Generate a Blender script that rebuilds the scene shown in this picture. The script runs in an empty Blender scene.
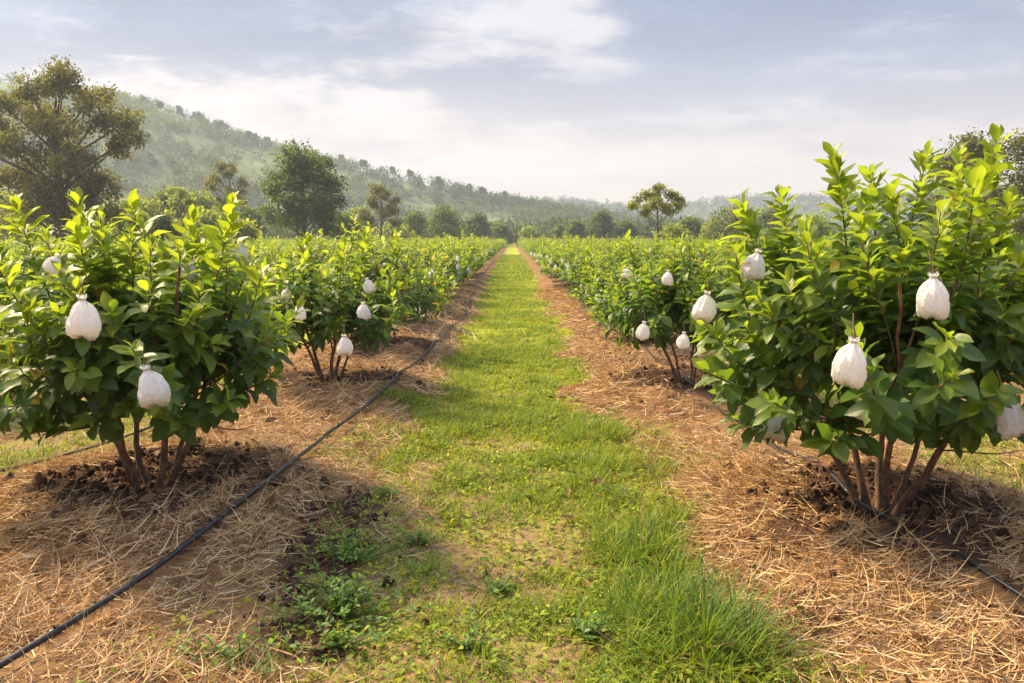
import bpy, math, random
import numpy as np

# ------------------------------------------------------------------ camera, sky, sun, exposure
sc = bpy.context.scene
COL = sc.collection
EYE = 1.6
F_PX = 796.0
HORIZON_PY = 239.0
PITCH = math.atan((341.5 - HORIZON_PY) / F_PX)

cam_d = bpy.data.cameras.new('camera')
cam = bpy.data.objects.new('camera', cam_d)
COL.objects.link(cam)
cam_d.sensor_width = 36.0
cam_d.lens = F_PX / 1024 * 36.0
cam_d.clip_start = 0.05
cam_d.clip_end = 6000
cam.location = (0, 0, EYE)
cam.rotation_euler = (math.pi / 2 - PITCH, 0, 0)
sc.camera = cam

SUN_EL = math.radians(45)
SUN_AZ = math.radians(-58)          # clockwise from +Y (view direction): the sun is ahead on the left
sun_dir = np.array([math.sin(SUN_AZ) * math.cos(SUN_EL), math.cos(SUN_AZ) * math.cos(SUN_EL), math.sin(SUN_EL)])

world = bpy.data.worlds.new('World')
sc.world = world
world.use_nodes = True
wn = world.node_tree
for n in list(wn.nodes):
    wn.nodes.remove(n)


class NT:
    """small helper to write node trees"""
    def __init__(self, tree):
        self.t = tree

    def n(self, kind, **kw):
        nd = self.t.nodes.new(kind)
        ins = kw.pop('ins', {})
        for k, v in kw.items():
            setattr(nd, k, v)
        for k, v in ins.items():
            self.set(nd.inputs[k], v)
        return nd

    def set(self, sock, v):
        if isinstance(v, bpy.types.NodeSocket):
            self.t.links.new(v, sock)
        else:
            sock.default_value = v

    def math(self, op, a, b=0.0, c=None, clamp=False):
        nd = self.t.nodes.new('ShaderNodeMath')
        nd.operation = op
        nd.use_clamp = clamp
        self.set(nd.inputs[0], a)
        self.set(nd.inputs[1], b)
        if c is not None:
            self.set(nd.inputs[2], c)
        return nd.outputs[0]

    def mix(self, fac, a, b, blend='MIX'):
        nd = self.t.nodes.new('ShaderNodeMix')
        nd.data_type = 'RGBA'
        nd.blend_type = blend
        self.set(nd.inputs[0], fac)
        self.set(nd.inputs[6], a)
        self.set(nd.inputs[7], b)
        return nd.outputs[2]

    def ramp(self, fac, lo, hi, smooth=True):
        nd = self.t.nodes.new('ShaderNodeMapRange')
        nd.interpolation_type = 'SMOOTHSTEP' if smooth else 'LINEAR'
        self.set(nd.inputs[0], fac)
        self.set(nd.inputs[1], lo)
        self.set(nd.inputs[2], hi)
        return nd.outputs[0]

    def noise(self, vec, scale, detail=4.0, rough=0.55, dist=0.0):
        nd = self.t.nodes.new('ShaderNodeTexNoise')
        if vec is not None:
            self.set(nd.inputs['Vector'], vec)
        nd.inputs['Scale'].default_value = scale
        nd.inputs['Detail'].default_value = detail
        nd.inputs['Roughness'].default_value = rough
        nd.inputs['Distortion'].default_value = dist
        return nd.outputs['Fac']


w = NT(wn)
tc = w.n('ShaderNodeTexCoord')
sky = w.n('ShaderNodeTexSky', sky_type='NISHITA', sun_disc=False)
sky.sun_elevation = SUN_EL
sky.sun_rotation = SUN_AZ
sky.altitude = 200
sky.air_density = 1.0
sky.dust_density = 2.0
sep = w.n('ShaderNodeSeparateXYZ', ins={0: tc.outputs['Generated']})
zc = w.math('MAXIMUM', sep.outputs[2], 0.0)
inv = w.math('ADD', zc, 0.16)
ux = w.math('DIVIDE', sep.outputs[0], inv)
uy = w.math('DIVIDE', sep.outputs[1], inv)
uv = w.n('ShaderNodeCombineXYZ', ins={0: w.math('MULTIPLY', ux, 1.0), 1: w.math('MULTIPLY', uy, 1.15), 2: 3.7}).outputs[0]
n1 = w.noise(uv, 1.3, 6, 0.5, 0.2)
uv2 = w.n('ShaderNodeCombineXYZ', ins={0: w.math('ADD', ux, 5.3), 1: w.math('MULTIPLY', uy, 1.2), 2: 1.9}).outputs[0]
n2 = w.noise(uv2, 2.4, 7, 0.52, 0.3)
n3 = w.noise(uv2, 8.0, 6, 0.65, 0.8)
cl = w.math('ADD', w.math('MULTIPLY', n1, 0.42), w.math('ADD', w.math('MULTIPLY', n2, 0.38), w.math('MULTIPLY', n3, 0.20)))
# the cloud deck thickens overhead, stays thin and bright low over the hills
thick = w.ramp(zc, 0.05, 0.26)
dxn = w.math('ADD', sep.outputs[0], w.math('MULTIPLY', w.math('SUBTRACT', n1, 0.5), 0.9))
left = w.math('MULTIPLY', w.ramp(dxn, 0.02, -0.25), w.math('MULTIPLY', w.ramp(w.math('ADD', zc, w.math('MULTIPLY', w.math('SUBTRACT', n2, 0.5), 0.16)), 0.15, 0.23), w.ramp(zc, 0.36, 0.27)))
right = w.math('MULTIPLY', w.ramp(dxn, -0.14, 0.20), w.math('MULTIPLY', w.ramp(zc, 0.09, 0.175), w.math('SUBTRACT', 1.0, w.math('MULTIPLY', w.ramp(zc, 0.20, 0.25), 0.25))))
above = w.ramp(zc, 0.27, 0.5)
mass = w.math('ADD', w.math('MAXIMUM', left, right), w.math('MULTIPLY', above, 0.4), clamp=True)
dark = w.ramp(w.math('ADD', cl, w.math('MULTIPLY', mass, 0.17)), 0.46, 0.65)
dark = w.math('MULTIPLY', dark, w.math('ADD', 0.22, w.math('MULTIPLY', thick, 0.78)))
bright_c = w.mix(w.ramp(zc, 0.0, 0.3), (3.88, 3.12, 2.70, 1), (3.35, 3.05, 3.05, 1))
cloud_c = w.mix(dark, bright_c, (0.98, 1.24, 1.95, 1))
# cloud brightened overhead, above the camera's view, to add ambient fill light
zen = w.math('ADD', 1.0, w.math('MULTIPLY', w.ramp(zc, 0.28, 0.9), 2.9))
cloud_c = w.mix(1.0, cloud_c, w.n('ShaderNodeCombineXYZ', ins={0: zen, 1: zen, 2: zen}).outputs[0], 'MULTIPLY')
cover = w.math('ADD', 0.83, w.math('MULTIPLY', w.ramp(cl, 0.40, 0.60), 0.15))
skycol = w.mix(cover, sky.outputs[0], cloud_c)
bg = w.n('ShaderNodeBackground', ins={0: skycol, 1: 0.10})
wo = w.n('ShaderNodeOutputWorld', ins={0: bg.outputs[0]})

sl = bpy.data.lights.new('sun', 'SUN')
sl.energy = 4.6
sl.angle = math.radians(8)
sl.color = (1.0, 0.79, 0.50)
so = bpy.data.objects.new('sun', sl)
COL.objects.link(so)
so.location = (-60, 40, 80)
import mathutils
so.rotation_euler = mathutils.Vector((-sun_dir).tolist()).to_track_quat('-Z', 'Y').to_euler()

vs = sc.view_settings
vs.view_transform = 'Standard'
vs.look = 'None'
vs.exposure = 1.3
vs.gamma = 1.0
vs.use_curve_mapping = False
sc.cycles.use_denoising = True
sc.cycles.max_bounces = 8
sc.cycles.diffuse_bounces = 3
sc.cycles.glossy_bounces = 2
sc.cycles.transmission_bounces = 4
sc.cycles.transparent_max_bounces = 8
sc.cycles.volume_bounces = 0

HAZE_DENSITY = 0.00066

# ------------------------------------------------------------------ numeric helpers
def rnd(seed):
    return np.random.default_rng(seed)


def unit(a):
    a = np.asarray(a, float)
    return a / np.maximum(np.linalg.norm(a, axis=-1, keepdims=True), 1e-9)


cp, sp = math.cos(PITCH), math.sin(PITCH)


def at(px, py, depth):
    """the point on the ray through pixel (px, py) at ground distance y = depth"""
    u = (px - 512) / F_PX
    v = (341.5 - py) / F_PX
    d = np.array([u, cp + v * sp, -sp + v * cp])
    return np.array([0, 0, EYE]) + d * (depth / d[1])


_H = rnd(5).random((256, 256))


def vnoise(x, y):
    x = np.asarray(x, float)
    y = np.asarray(y, float)
    xi = np.floor(x).astype(int)
    yi = np.floor(y).astype(int)
    fx = x - xi
    fy = y - yi
    fx = fx * fx * (3 - 2 * fx)
    fy = fy * fy * (3 - 2 * fy)
    g = lambda a, b: _H[a & 255, b & 255]
    return (g(xi, yi) * (1 - fx) + g(xi + 1, yi) * fx) * (1 - fy) + (g(xi, yi + 1) * (1 - fx) + g(xi + 1, yi + 1) * fx) * fy


def fbm(x, y, o=4):
    s = 0.0
    a = 0.5
    for k in range(o):
        s = s + a * vnoise(np.asarray(x) * 2 ** k + 17.3 * k, np.asarray(y) * 2 ** k + 9.1 * k)
        a *= 0.5
    return s / (1 - 0.5 ** o)


def sstep(x, a, b):
    t = np.clip((np.asarray(x, float) - a) / (b - a), 0, 1)
    return t * t * (3 - 2 * t)


class MB:
    """collects geometry and links it as ONE mesh object"""
    def __init__(self):
        self.V, self.F, self.C, self.U = [], [], [], []
        self.n = 0

    def add(self, V, F, col=(1, 1, 1), uv=None):
        V = np.asarray(V, float).reshape(-1, 3)
        F = np.asarray(F, int).reshape(-1, 4)
        self.V.append(V)
        self.F.append(F + self.n)
        c = np.empty((len(V), 3))
        c[:] = col
        self.C.append(c)
        u = np.zeros((len(V), 3))
        if uv is not None:
            u[:] = uv
        self.U.append(u)
        self.n += len(V)

    def tube(self, P, R, sides=6, col=(1, 1, 1), cap=True):
        P = np.asarray(P, float)
        n = len(P)
        R = np.broadcast_to(np.asarray(R, float), (n,))
        T = unit(np.gradient(P, axis=0))
        ref = np.array([0.0, 0, 1]) if abs(T[0][2]) < 0.9 else np.array([1.0, 0, 0])
        N = unit(np.cross(T, ref))
        for i in range(1, n):
            v = N[i - 1] - T[i] * np.dot(N[i - 1], T[i])
            N[i] = unit(v)
        B = np.cross(T, N)
        a = np.arange(sides) / sides * 2 * math.pi
        V = P[:, None, :] + R[:, None, None] * (np.cos(a)[None, :, None] * N[:, None, :] + np.sin(a)[None, :, None] * B[:, None, :])
        i = np.arange(n - 1)[:, None] * sides
        j = np.arange(sides)[None, :]
        j2 = (j + 1) % sides
        F = np.stack([i + j, i + j2, i + sides + j2, i + sides + j], -1).reshape(-1, 4)
        s = np.repeat(np.arange(n), sides) / max(n - 1, 1)
        uv = np.stack([s, np.tile(np.arange(sides) / sides, n), np.zeros(n * sides)], -1)
        self.add(V.reshape(-1, 3), F, col, uv)

    def leaves(self, P, D, N, L, W, bend, col, seg=4, fold=0.25, shape='leaf'):
        """many leaves / blades at once: P base, D direction, N upper normal"""
        P = np.asarray(P, float)
        m = len(P)
        if m == 0:
            return
        D = unit(D)
        N = unit(N - D * np.sum(N * D, -1, keepdims=True))
        S = np.cross(D, N)
        L = np.broadcast_to(L, (m,))[:, None, None]
        W = np.broadcast_to(W, (m,))[:, None, None]
        bend = np.broadcast_to(bend, (m,))[:, None, None]
        t = np.linspace(0, 1, seg + 1)
        if shape == 'leaf':
            wd = np.sin(math.pi * t ** 1.12) ** 0.85
            wd[0] = 0.06
            wd[-1] = 0.03
            if seg == 2:
                wd = np.array([0.12, 1.0, 0.06])
        else:
            wd = np.clip(1.15 - t ** 1.6, 0.08, 1)
            wd[0] = 0.8
        t_ = t[None, :, None]
        cen = P[:, None, :] + D[:, None, :] * L * t_ * (1 - 0.35 * np.abs(bend) * t_) + N[:, None, :] * L * bend * t_ ** 2
        half = S[:, None, :] * W * 0.5 * wd[None, :, None]
        wave = 1.0 if seg < 4 else 1 + 0.55 * np.sin(t[None, :, None] * 9 + np.random.default_rng(m + 1).uniform(0, 6, (m, 1, 1)))
        up = N[:, None, :] * W * 0.5 * fold * wd[None, :, None] * wave
        if shape == 'leaf':
            V = np.stack([cen - half + up, cen, cen + half + up], 2)
            k = 3
        else:
            V = np.stack([cen - half, cen + half], 2)
            k = 2
        V = V.reshape(-1, 3)
        base = (np.arange(m) * (seg + 1) * k)[:, None, None]
        i = np.arange(seg)[None, :, None]
        j = np.arange(k - 1)[None, None, :]
        a = base + i * k + j
        F = np.stack([a, a + 1, a + k + 1, a + k], -1).reshape(-1, 4)
        col = np.broadcast_to(np.asarray(col, float), (m, 3))
        c = np.repeat(col, (seg + 1) * k, axis=0)
        r = np.random.default_rng(m).random(m)
        uvt = np.broadcast_to(t[None, :, None], (m, seg + 1, k)).reshape(-1)
        sv = np.array([-1.0, 0, 1.0]) if k == 3 else np.array([-1.0, 1.0])
        uvs = np.broadcast_to((sv[None, :] * wd[:, None])[None], (m, seg + 1, k)).reshape(-1)
        uvr = np.repeat(r, (seg + 1) * k)
        self.add(V, F, c, np.stack([uvt, uvs, uvr], -1))

    def mesh(self, name, mat, smooth=True):
        me = bpy.data.meshes.new(name)
        V = np.concatenate(self.V)
        F = np.concatenate(self.F)
        me.vertices.add(len(V))
        me.vertices.foreach_set('co', V.astype(np.float32).ravel())
        me.loops.add(F.size)
        me.loops.foreach_set('vertex_index', F.astype(np.int32).ravel())
        me.polygons.add(len(F))
        me.polygons.foreach_set('loop_start', (np.arange(len(F)) * 4).astype(np.int32))
        if smooth:
            me.polygons.foreach_set('use_smooth', np.ones(len(F), bool))
        me.update(calc_edges=True)
        C = np.concatenate(self.C)
        at_ = me.attributes.new('tint', 'FLOAT_VECTOR', 'POINT')
        at_.data.foreach_set('vector', C.astype(np.float32).ravel())
        U = np.concatenate(self.U)
        au = me.attributes.new('luv', 'FLOAT_VECTOR', 'POINT')
        au.data.foreach_set('vector', U.astype(np.float32).ravel())
        me.materials.append(mat)
        return me

    def build(self, name, mat, parent=None, smooth=True):
        return obj(name, self.mesh(name, mat, smooth), parent)


def obj(name, me, parent=None):
    o = bpy.data.objects.new(name, me)
    COL.objects.link(o)
    if parent is not None:
        o.parent = parent
    return o


def tag(o, label=None, cat=None, group=None, kind=None):
    if label:
        o['label'] = label
    if cat:
        o['category'] = cat
    if group:
        o['group'] = group
    if kind:
        o['kind'] = kind
    return o


def empty(name, loc, rz=0.0):
    o = bpy.data.objects.new(name, None)
    COL.objects.link(o)
    o.location = loc
    o.rotation_euler = (0, 0, rz)
    o.empty_display_size = 0.2
    return o


def copy_tree(o, parent=None):
    c = o.copy()
    COL.objects.link(c)
    c.parent = parent
    for ch in list(o.children):
        copy_tree(ch, c)
    return c


# ------------------------------------------------------------------ materials
def new_mat(name):
    m = bpy.data.materials.new(name)
    m.use_nodes = True
    for n in list(m.node_tree.nodes):
        m.node_tree.nodes.remove(n)
    return m, NT(m.node_tree)


def leaf_material(name, translucent=0.4, rough=0.42, veins=True, gain=(2.25, 2.15, 0.9)):
    m, t = new_mat(name)
    a = t.n('ShaderNodeAttribute', attribute_name='tint').outputs['Vector']
    oi = t.n('ShaderNodeObjectInfo').outputs['Random']
    c = t.mix(1.0, a, t.mix(oi, (0.86, 0.92, 0.9, 1), (1.12, 1.06, 1.0, 1)), 'MULTIPLY')
    bump = None
    if veins:
        u = t.n('ShaderNodeAttribute', attribute_name='luv').outputs['Vector']
        s = t.n('ShaderNodeSeparateXYZ', ins={0: u})
        ab = t.math('ABSOLUTE', s.outputs[1])
        ph = t.math('SUBTRACT', t.math('MULTIPLY', s.outputs[0], 56.0), t.math('MULTIPLY', ab, 16.0))
        v = t.ramp(t.math('SINE', ph), 0.6, 1.0)
        mid = t.ramp(ab, 0.10, 0.0)
        f = t.math('MAXIMUM', t.math('MULTIPLY', v, 0.30), t.math('MULTIPLY', mid, 0.6))
        pale = t.mix(1.0, c, (1.7, 1.5, 1.3, 1), 'MULTIPLY')
        c = t.mix(f, c, pale)
        bump = t.n('ShaderNodeBump', ins={'Strength': 0.35, 'Distance': 0.004, 'Height': t.math('SUBTRACT', 1.0, f)}).outputs[0]
    geo = t.n('ShaderNodeNewGeometry')
    mott = t.noise(geo.outputs['Position'], 30.0, 2.0)
    c = t.mix(t.math('MULTIPLY', mott, 0.35), c, t.mix(1.0, c, (0.6, 0.68, 0.6, 1), 'MULTIPLY'))
    p = t.n('ShaderNodeBsdfPrincipled', ins={'Base Color': c, 'Roughness': rough})
    p.inputs['Specular IOR Level'].default_value = 0.45
    tr = t.n('ShaderNodeBsdfTranslucent', ins={0: t.mix(1.0, c, (*gain, 1), 'MULTIPLY')})
    if bump is not None:
        t.set(p.inputs['Normal'], bump)
    mx = t.n('ShaderNodeMixShader', ins={0: translucent, 1: p.outputs[0], 2: tr.outputs[0]})
    t.n('ShaderNodeOutputMaterial', ins={0: mx.outputs[0]})
    return m


def bark_material(name, c1, c2, scale=30.0):
    m, t = new_mat(name)
    tcn = t.n('ShaderNodeTexCoord').outputs['Object']
    mp = t.n('ShaderNodeMapping', ins={0: tcn})
    mp.inputs['Scale'].default_value = (1, 1, 0.25)
    n = t.noise(mp.outputs[0], scale, 6, 0.65)
    n_ = t.noise(tcn, scale * 0.2, 3)
    c = t.mix(t.ramp(n, 0.35, 0.65), (*c1, 1), (*c2, 1))
    c = t.mix(t.math('MULTIPLY', t.ramp(n_, 0.5, 0.7), 0.5), c, (c2[0] * 1.25, c2[1] * 1.3, c2[2] * 1.3, 1))
    b = t.n('ShaderNodeBump', ins={'Strength': 0.6, 'Distance': 0.006, 'Height': n}).outputs[0]
    p = t.n('ShaderNodeBsdfPrincipled', ins={'Base Color': c, 'Roughness': 0.85, 'Normal': b})
    t.n('ShaderNodeOutputMaterial', ins={0: p.outputs[0]})
    return m


def tint_material(name, rough=0.8, translucent=0.0, gain=(1.5, 1.4, 0.9)):
    m, t = new_mat(name)
    a = t.n('ShaderNodeAttribute', attribute_name='tint').outputs['Vector']
    geo = t.n('ShaderNodeNewGeometry')
    k = t.noise(geo.outputs['Position'], 45.0, 3)
    c = t.mix(t.math('MULTIPLY', k, 0.5), a, t.mix(1.0, a, (0.62, 0.6, 0.58, 1), 'MULTIPLY'))
    p = t.n('ShaderNodeBsdfPrincipled', ins={'Base Color': c, 'Roughness': rough})
    p.inputs['Specular IOR Level'].default_value = 0.25
    out = p.outputs[0]
    if translucent:
        tr = t.n('ShaderNodeBsdfTranslucent', ins={0: t.mix(1.0, c, (*gain, 1), 'MULTIPLY')})
        out = t.n('ShaderNodeMixShader', ins={0: translucent, 1: out, 2: tr.outputs[0]}).outputs[0]
    t.n('ShaderNodeOutputMaterial', ins={0: out})
    return m


M_LEAF = leaf_material('bush_leaf', 0.48, 0.40, True)
M_FARLEAF = leaf_material('far_bush_leaf', 0.48, 0.5, False)
M_TREELEAF = leaf_material('tree_leaf', 0.55, 0.6, False, (1.6, 1.65, 0.9))
M_GRASS = tint_material('grass_blade', 0.55, 0.38, (1.8, 1.6, 0.8))
M_STRAW = tint_material('dry_straw', 0.75, 0.15, (1.1, 1.0, 0.9))
M_CLOD = tint_material('soil_clod', 0.95)
M_STEM = bark_material('bush_bark', (0.075, 0.038, 0.022), (0.21, 0.115, 0.065), 45)
M_BARK = bark_material('tree_bark', (0.045, 0.032, 0.022), (0.14, 0.10, 0.07), 6)

m, t = new_mat('black_hose')
geo = t.n('ShaderNodeNewGeometry')
nn = t.noise(geo.outputs['Position'], 9, 5, 0.7)
c = t.mix(t.ramp(nn, 0.5, 0.75), (0.012, 0.013, 0.016, 1), (0.07, 0.058, 0.045, 1))
t.n('ShaderNodeOutputMaterial', ins={0: t.n('ShaderNodeBsdfPrincipled', ins={'Base Color': c, 'Roughness': t.math('ADD', 0.3, t.math('MULTIPLY', nn, 0.3))}).outputs[0]})
M_HOSE = m

m, t = new_mat('white_bag_cloth')
geo = t.n('ShaderNodeNewGeometry')
nn = t.noise(geo.outputs['Position'], 22, 4, 0.6)
c = t.mix(nn, (0.90, 0.895, 0.885, 1), (0.82, 0.815, 0.805, 1))
u = t.n('ShaderNodeAttribute', attribute_name='luv').outputs['Vector']
s = t.n('ShaderNodeSeparateXYZ', ins={0: u})
c = t.mix(t.math('MULTIPLY', t.ramp(t.math('ADD', s.outputs[0], t.math('MULTIPLY', nn, 0.3)), 0.95, 1.2), 0.6), c, (0.55, 0.42, 0.30, 1))
wr = t.noise(t.n('ShaderNodeMapping', ins={0: t.n('ShaderNodeTexCoord').outputs['Object'], 3: (1, 1, 0.3)}).outputs[0], 42, 4, 0.6, 1.5)
b = t.n('ShaderNodeBump', ins={'Strength': 0.6, 'Distance': 0.02, 'Height': wr}).outputs[0]
p = t.n('ShaderNodeBsdfPrincipled', ins={'Base Color': c, 'Roughness': 0.6, 'Normal': b})
tr = t.n('ShaderNodeBsdfTranslucent', ins={0: (0.92, 0.89, 0.84, 1)})
t.n('ShaderNodeOutputMaterial', ins={0: t.n('ShaderNodeMixShader', ins={0: 0.45, 1: p.outputs[0], 2: tr.outputs[0]}).outputs[0]})
M_BAG = m
M_TIE = tint_material('tie_cord', 0.7)

# ------------------------------------------------------------------ orchard layout
ROW0 = 1.9
ROW_STEP = 3.3
FIELD_END = 165.0
rr = rnd(11)
bushes = []                                        # (x, y, row, index, side)
for side in (-1, 1):
    for k in range(0, 38):
        xr = ROW0 + ROW_STEP * k
        if k == 0:
            ys = ([4.6, 8.05] if side < 0 else [4.2, 8.0])
            y0 = 10.9 if side < 0 else 11.0
        else:
            ys = []
            y0 = 3.6 + rr.random() * 2.6
        y = y0
        while y < FIELD_END:
            ys.append(y)
            y += 2.75 + rr.normal() * 0.08
        for i, yy in enumerate(ys):
            xx = side * xr + (rr.normal() * 0.07 if i > 1 or k else 0)
            if k == 0 and i == 0:
                xx = (-2.15 if side < 0 else 2.02)
            if k == 0 and i == 1:
                xx = (-1.87 if side < 0 else 1.79)
            if xx * side > 0.70 * yy + 2.0 or (i > 4 and rr.random() < 0.02):
                continue
            bushes.append([xx, yy, k, i, side])
bushes_arr = np.array(bushes)
near_b = bushes_arr[(bushes_arr[:, 1] < 34) & (np.abs(bushes_arr[:, 0]) < 20)]


def row_dist(x):
    ax = np.abs(np.asarray(x, float)) - ROW0
    k = np.clip(np.round(ax / ROW_STEP), 0, 40)
    return np.abs(ax - k * ROW_STEP)


def masks(x, y):
    """nearest bush distance, mulch, bare soil, grass"""
    x = np.asarray(x, float)
    y = np.asarray(y, float)
    r = np.full(np.broadcast(x, y).shape, 9.0)
    rs = r.copy()
    for b in near_b:
        rs = np.minimum(rs, np.hypot(x - b[0], (y - b[1]) * (np.where(y < b[1], 0.85, 1.0))))
        r = np.minimum(r, np.hypot(x - b[0], (y - b[1]) * (np.where(y < b[1], 0.58, 1.0) if b[1] < 4.8 and b[2] == 0 else 1.0)))
    nz = fbm(x * 1.6 + 40, y * 1.6 + 40, 4) - 0.5
    nz2 = fbm(x * 5 + 7, y * 5 + 3, 3) - 0.5
    rd = row_dist(x)
    mound = sstep(r + nz * 0.7 + nz2 * 0.25, 1.30, 1.05)
    strip = sstep(rd + nz * 0.7 + nz2 * 0.3, 1.12, 0.90) * (0.5 + 0.5 * sstep(y, 5.2, 9))
    strip = np.where((y < 3) & (np.abs(x) < 3.5), strip * 0.9 + 0.1, strip)
    mulch = np.maximum(mound, strip)
    soil = np.maximum(sstep(rs + nz * 0.75 + nz2 * 0.5, 0.74, 0.46), 0.35 * sstep(rd + nz * 1.3, 0.25, 0.0) * sstep(y, 7, 12))
    edge = sstep(np.abs(x + 0.80 + 0.09 * (y - 3) + nz * 0.5), 0.30, 0.08) * sstep(y, 5.2, 4.2) * sstep(nz2 + nz, -0.12, 0.10)
    soil = np.maximum(soil, edge * 0.8)
    grass = 1 - mulch
    return r, mulch, soil, grass


def ground_z(x, y):
    x = np.asarray(x, float)
    y = np.asarray(y, float)
    r = np.full(np.broadcast(x, y).shape, 9.0)
    for b in near_b:
        r = np.minimum(r, np.hypot(x - b[0], y - b[1]))
    fade = np.exp(-np.maximum(y, 0) / 60.0)
    z = 0.045 * np.exp(-(row_dist(x) / 0.85) ** 4)
    z = z + (0.225 * np.exp(-(r / 1.0) ** 4) - 0.195 * np.exp(-(r / 0.46) ** 2)) * (r < 8)
    z = z + fade * (0.05 * (fbm(x * 1.3, y * 1.3, 3) - 0.5) + 0.03 * (fbm(x * 6, y * 6, 3) - 0.5))
    return z


# the terrain: one ground sheet out to the horizon
def spaced(lo, hi, fine_lo, fine_hi, step, growth=1.12):
    a = list(np.arange(fine_lo, fine_hi, step))
    d = step
    v = fine_hi
    while v < hi:
        a.append(v)
        d *= growth
        v += d
    a.append(hi)
    d = step
    v = fine_lo - d
    while v > lo:
        a.insert(0, v)
        d *= growth
        v -= d
    a.insert(0, lo)
    return np.array(a)


def grid_faces(nx, ny):
    i = np.arange(ny - 1)[:, None] * nx
    j = np.arange(nx - 1)[None, :]
    a = i + j
    return np.stack([a, a + 1, a + nx + 1, a + nx], -1).reshape(-1, 4)


gx = spaced(-1180, 1180, -6.5, 6.5, 0.05, 1.08)
gy = spaced(-40, 1380, 2.0, 15.0, 0.05, 1.045)
X, Y = np.meshgrid(gx, gy)
rB, mulch, soil, grass = masks(X, Y)
Z = ground_z(X, Y)
clod = soil * (np.abs(fbm(X * 14, Y * 14, 2) - 0.5) * 0.06) * (Y < 20)
Z = Z + clod
gmb = MB()
gmb.add(np.stack([X, Y, Z], -1), grid_faces(len(gx), len(gy)),
        np.stack([mulch.ravel(), soil.ravel(), grass.ravel()], -1))

m, t = new_mat('orchard_ground')
a = t.n('ShaderNodeSeparateXYZ', ins={0: t.n('ShaderNodeAttribute', attribute_name='tint').outputs['Vector']})
pos = t.n('ShaderNodeNewGeometry').outputs['Position']
psep = t.n('ShaderNodeSeparateXYZ', ins={0: pos})
nf = t.noise(pos, 24, 5, 0.65)
nm = t.noise(pos, 3.2, 5, 0.6)
nb = t.noise(pos, 0.5, 4, 0.6)
nff = t.noise(pos, 90, 3, 0.6)
straw = t.mix(nf, (0.085, 0.042, 0.019, 1), (0.36, 0.215, 0.09, 1))
straw = t.mix(t.ramp(nm, 0.50, 0.66), straw, (0.17, 0.082, 0.042, 1))
earth = t.mix(nf, (0.030, 0.016, 0.010, 1), (0.115, 0.060, 0.034, 1))
ng = t.noise(pos, 160, 3, 0.7)
dirt = t.mix(t.ramp(t.math('ADD', t.math('MULTIPLY', nf, 0.5), t.math('MULTIPLY', ng, 0.5)), 0.36, 0.62), (0.085, 0.046, 0.025, 1), (0.33, 0.205, 0.11, 1))
green = t.mix(nff, (0.16, 0.205, 0.016, 1), (0.38, 0.40, 0.03, 1))
farlawn = t.ramp(psep.outputs[1], 5.5, 11.0)
gmask = t.math('ADD', t.math('MULTIPLY', t.ramp(t.math('ADD', nm, t.math('MULTIPLY', nff, 0.5)), 0.66, 0.92), 0.35), t.math('MULTIPLY', farlawn, 0.9), clamp=True)
lawn = t.mix(gmask, dirt, green)
base = t.mix(t.ramp(t.math('ADD', a.outputs[0], t.math('MULTIPLY', t.math('SUBTRACT', nf, 0.5), 0.5)), 0.35, 0.65), lawn, straw)
base = t.mix(t.ramp(t.math('ADD', a.outputs[1], t.math('MULTIPLY', t.math('SUBTRACT', nf, 0.5), 0.5)), 0.25, 0.6), base, earth)
hh = t.math('ADD', t.math('MULTIPLY', nf, 0.6), t.math('MULTIPLY', nff, 0.4))
bm = t.n('ShaderNodeBump', ins={'Strength': 0.8, 'Distance': 0.03, 'Height': hh}).outputs[0]
p = t.n('ShaderNodeBsdfPrincipled', ins={'Base Color': base, 'Roughness': 0.95, 'Normal': bm})
p.inputs['Specular IOR Level'].default_value = 0.15
t.n('ShaderNodeOutputMaterial', ins={0: p.outputs[0]})
tag(gmb.build('ground', m), 'orchard ground with grass lane between straw mulched rows', 'ground', kind='structure')

# hills: (pixel x, skyline y) at a ridge distance give real heights
ridge_px = np.array([-500, -250, -80, 20, 90, 150, 200, 270, 330, 400, 450, 500, 560, 620, 680, 760, 900])
ridge_py = np.array([70, 60, 72, 84, 92, 106, 122, 146, 160, 178, 188, 200, 208, 214, 224, 236, 240])
RIDGE_D = 430.0
RX = (ridge_px - 512) / F_PX * RIDGE_D
RH = np.maximum((HORIZON_PY - ridge_py) / F_PX * RIDGE_D, -1)


def hill_z(x, y):
    """the wooded hill on the left"""
    h = np.interp(x, RX, RH)
    start = 215.0 + 60 * sstep(x, -150, 60)
    prof = sstep(y, start, RIDGE_D + 15) * (1 - 0.5 * sstep(y, RIDGE_D + 20, RIDGE_D + 240))
    n = (fbm(x * 0.02, y * 0.02, 4) - 0.5) * 16 * prof * sstep(h, 0, 30)
    return h * prof + n * (1 - sstep(y, RIDGE_D - 130, RIDGE_D - 10) * 0.8) - 0.6


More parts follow.
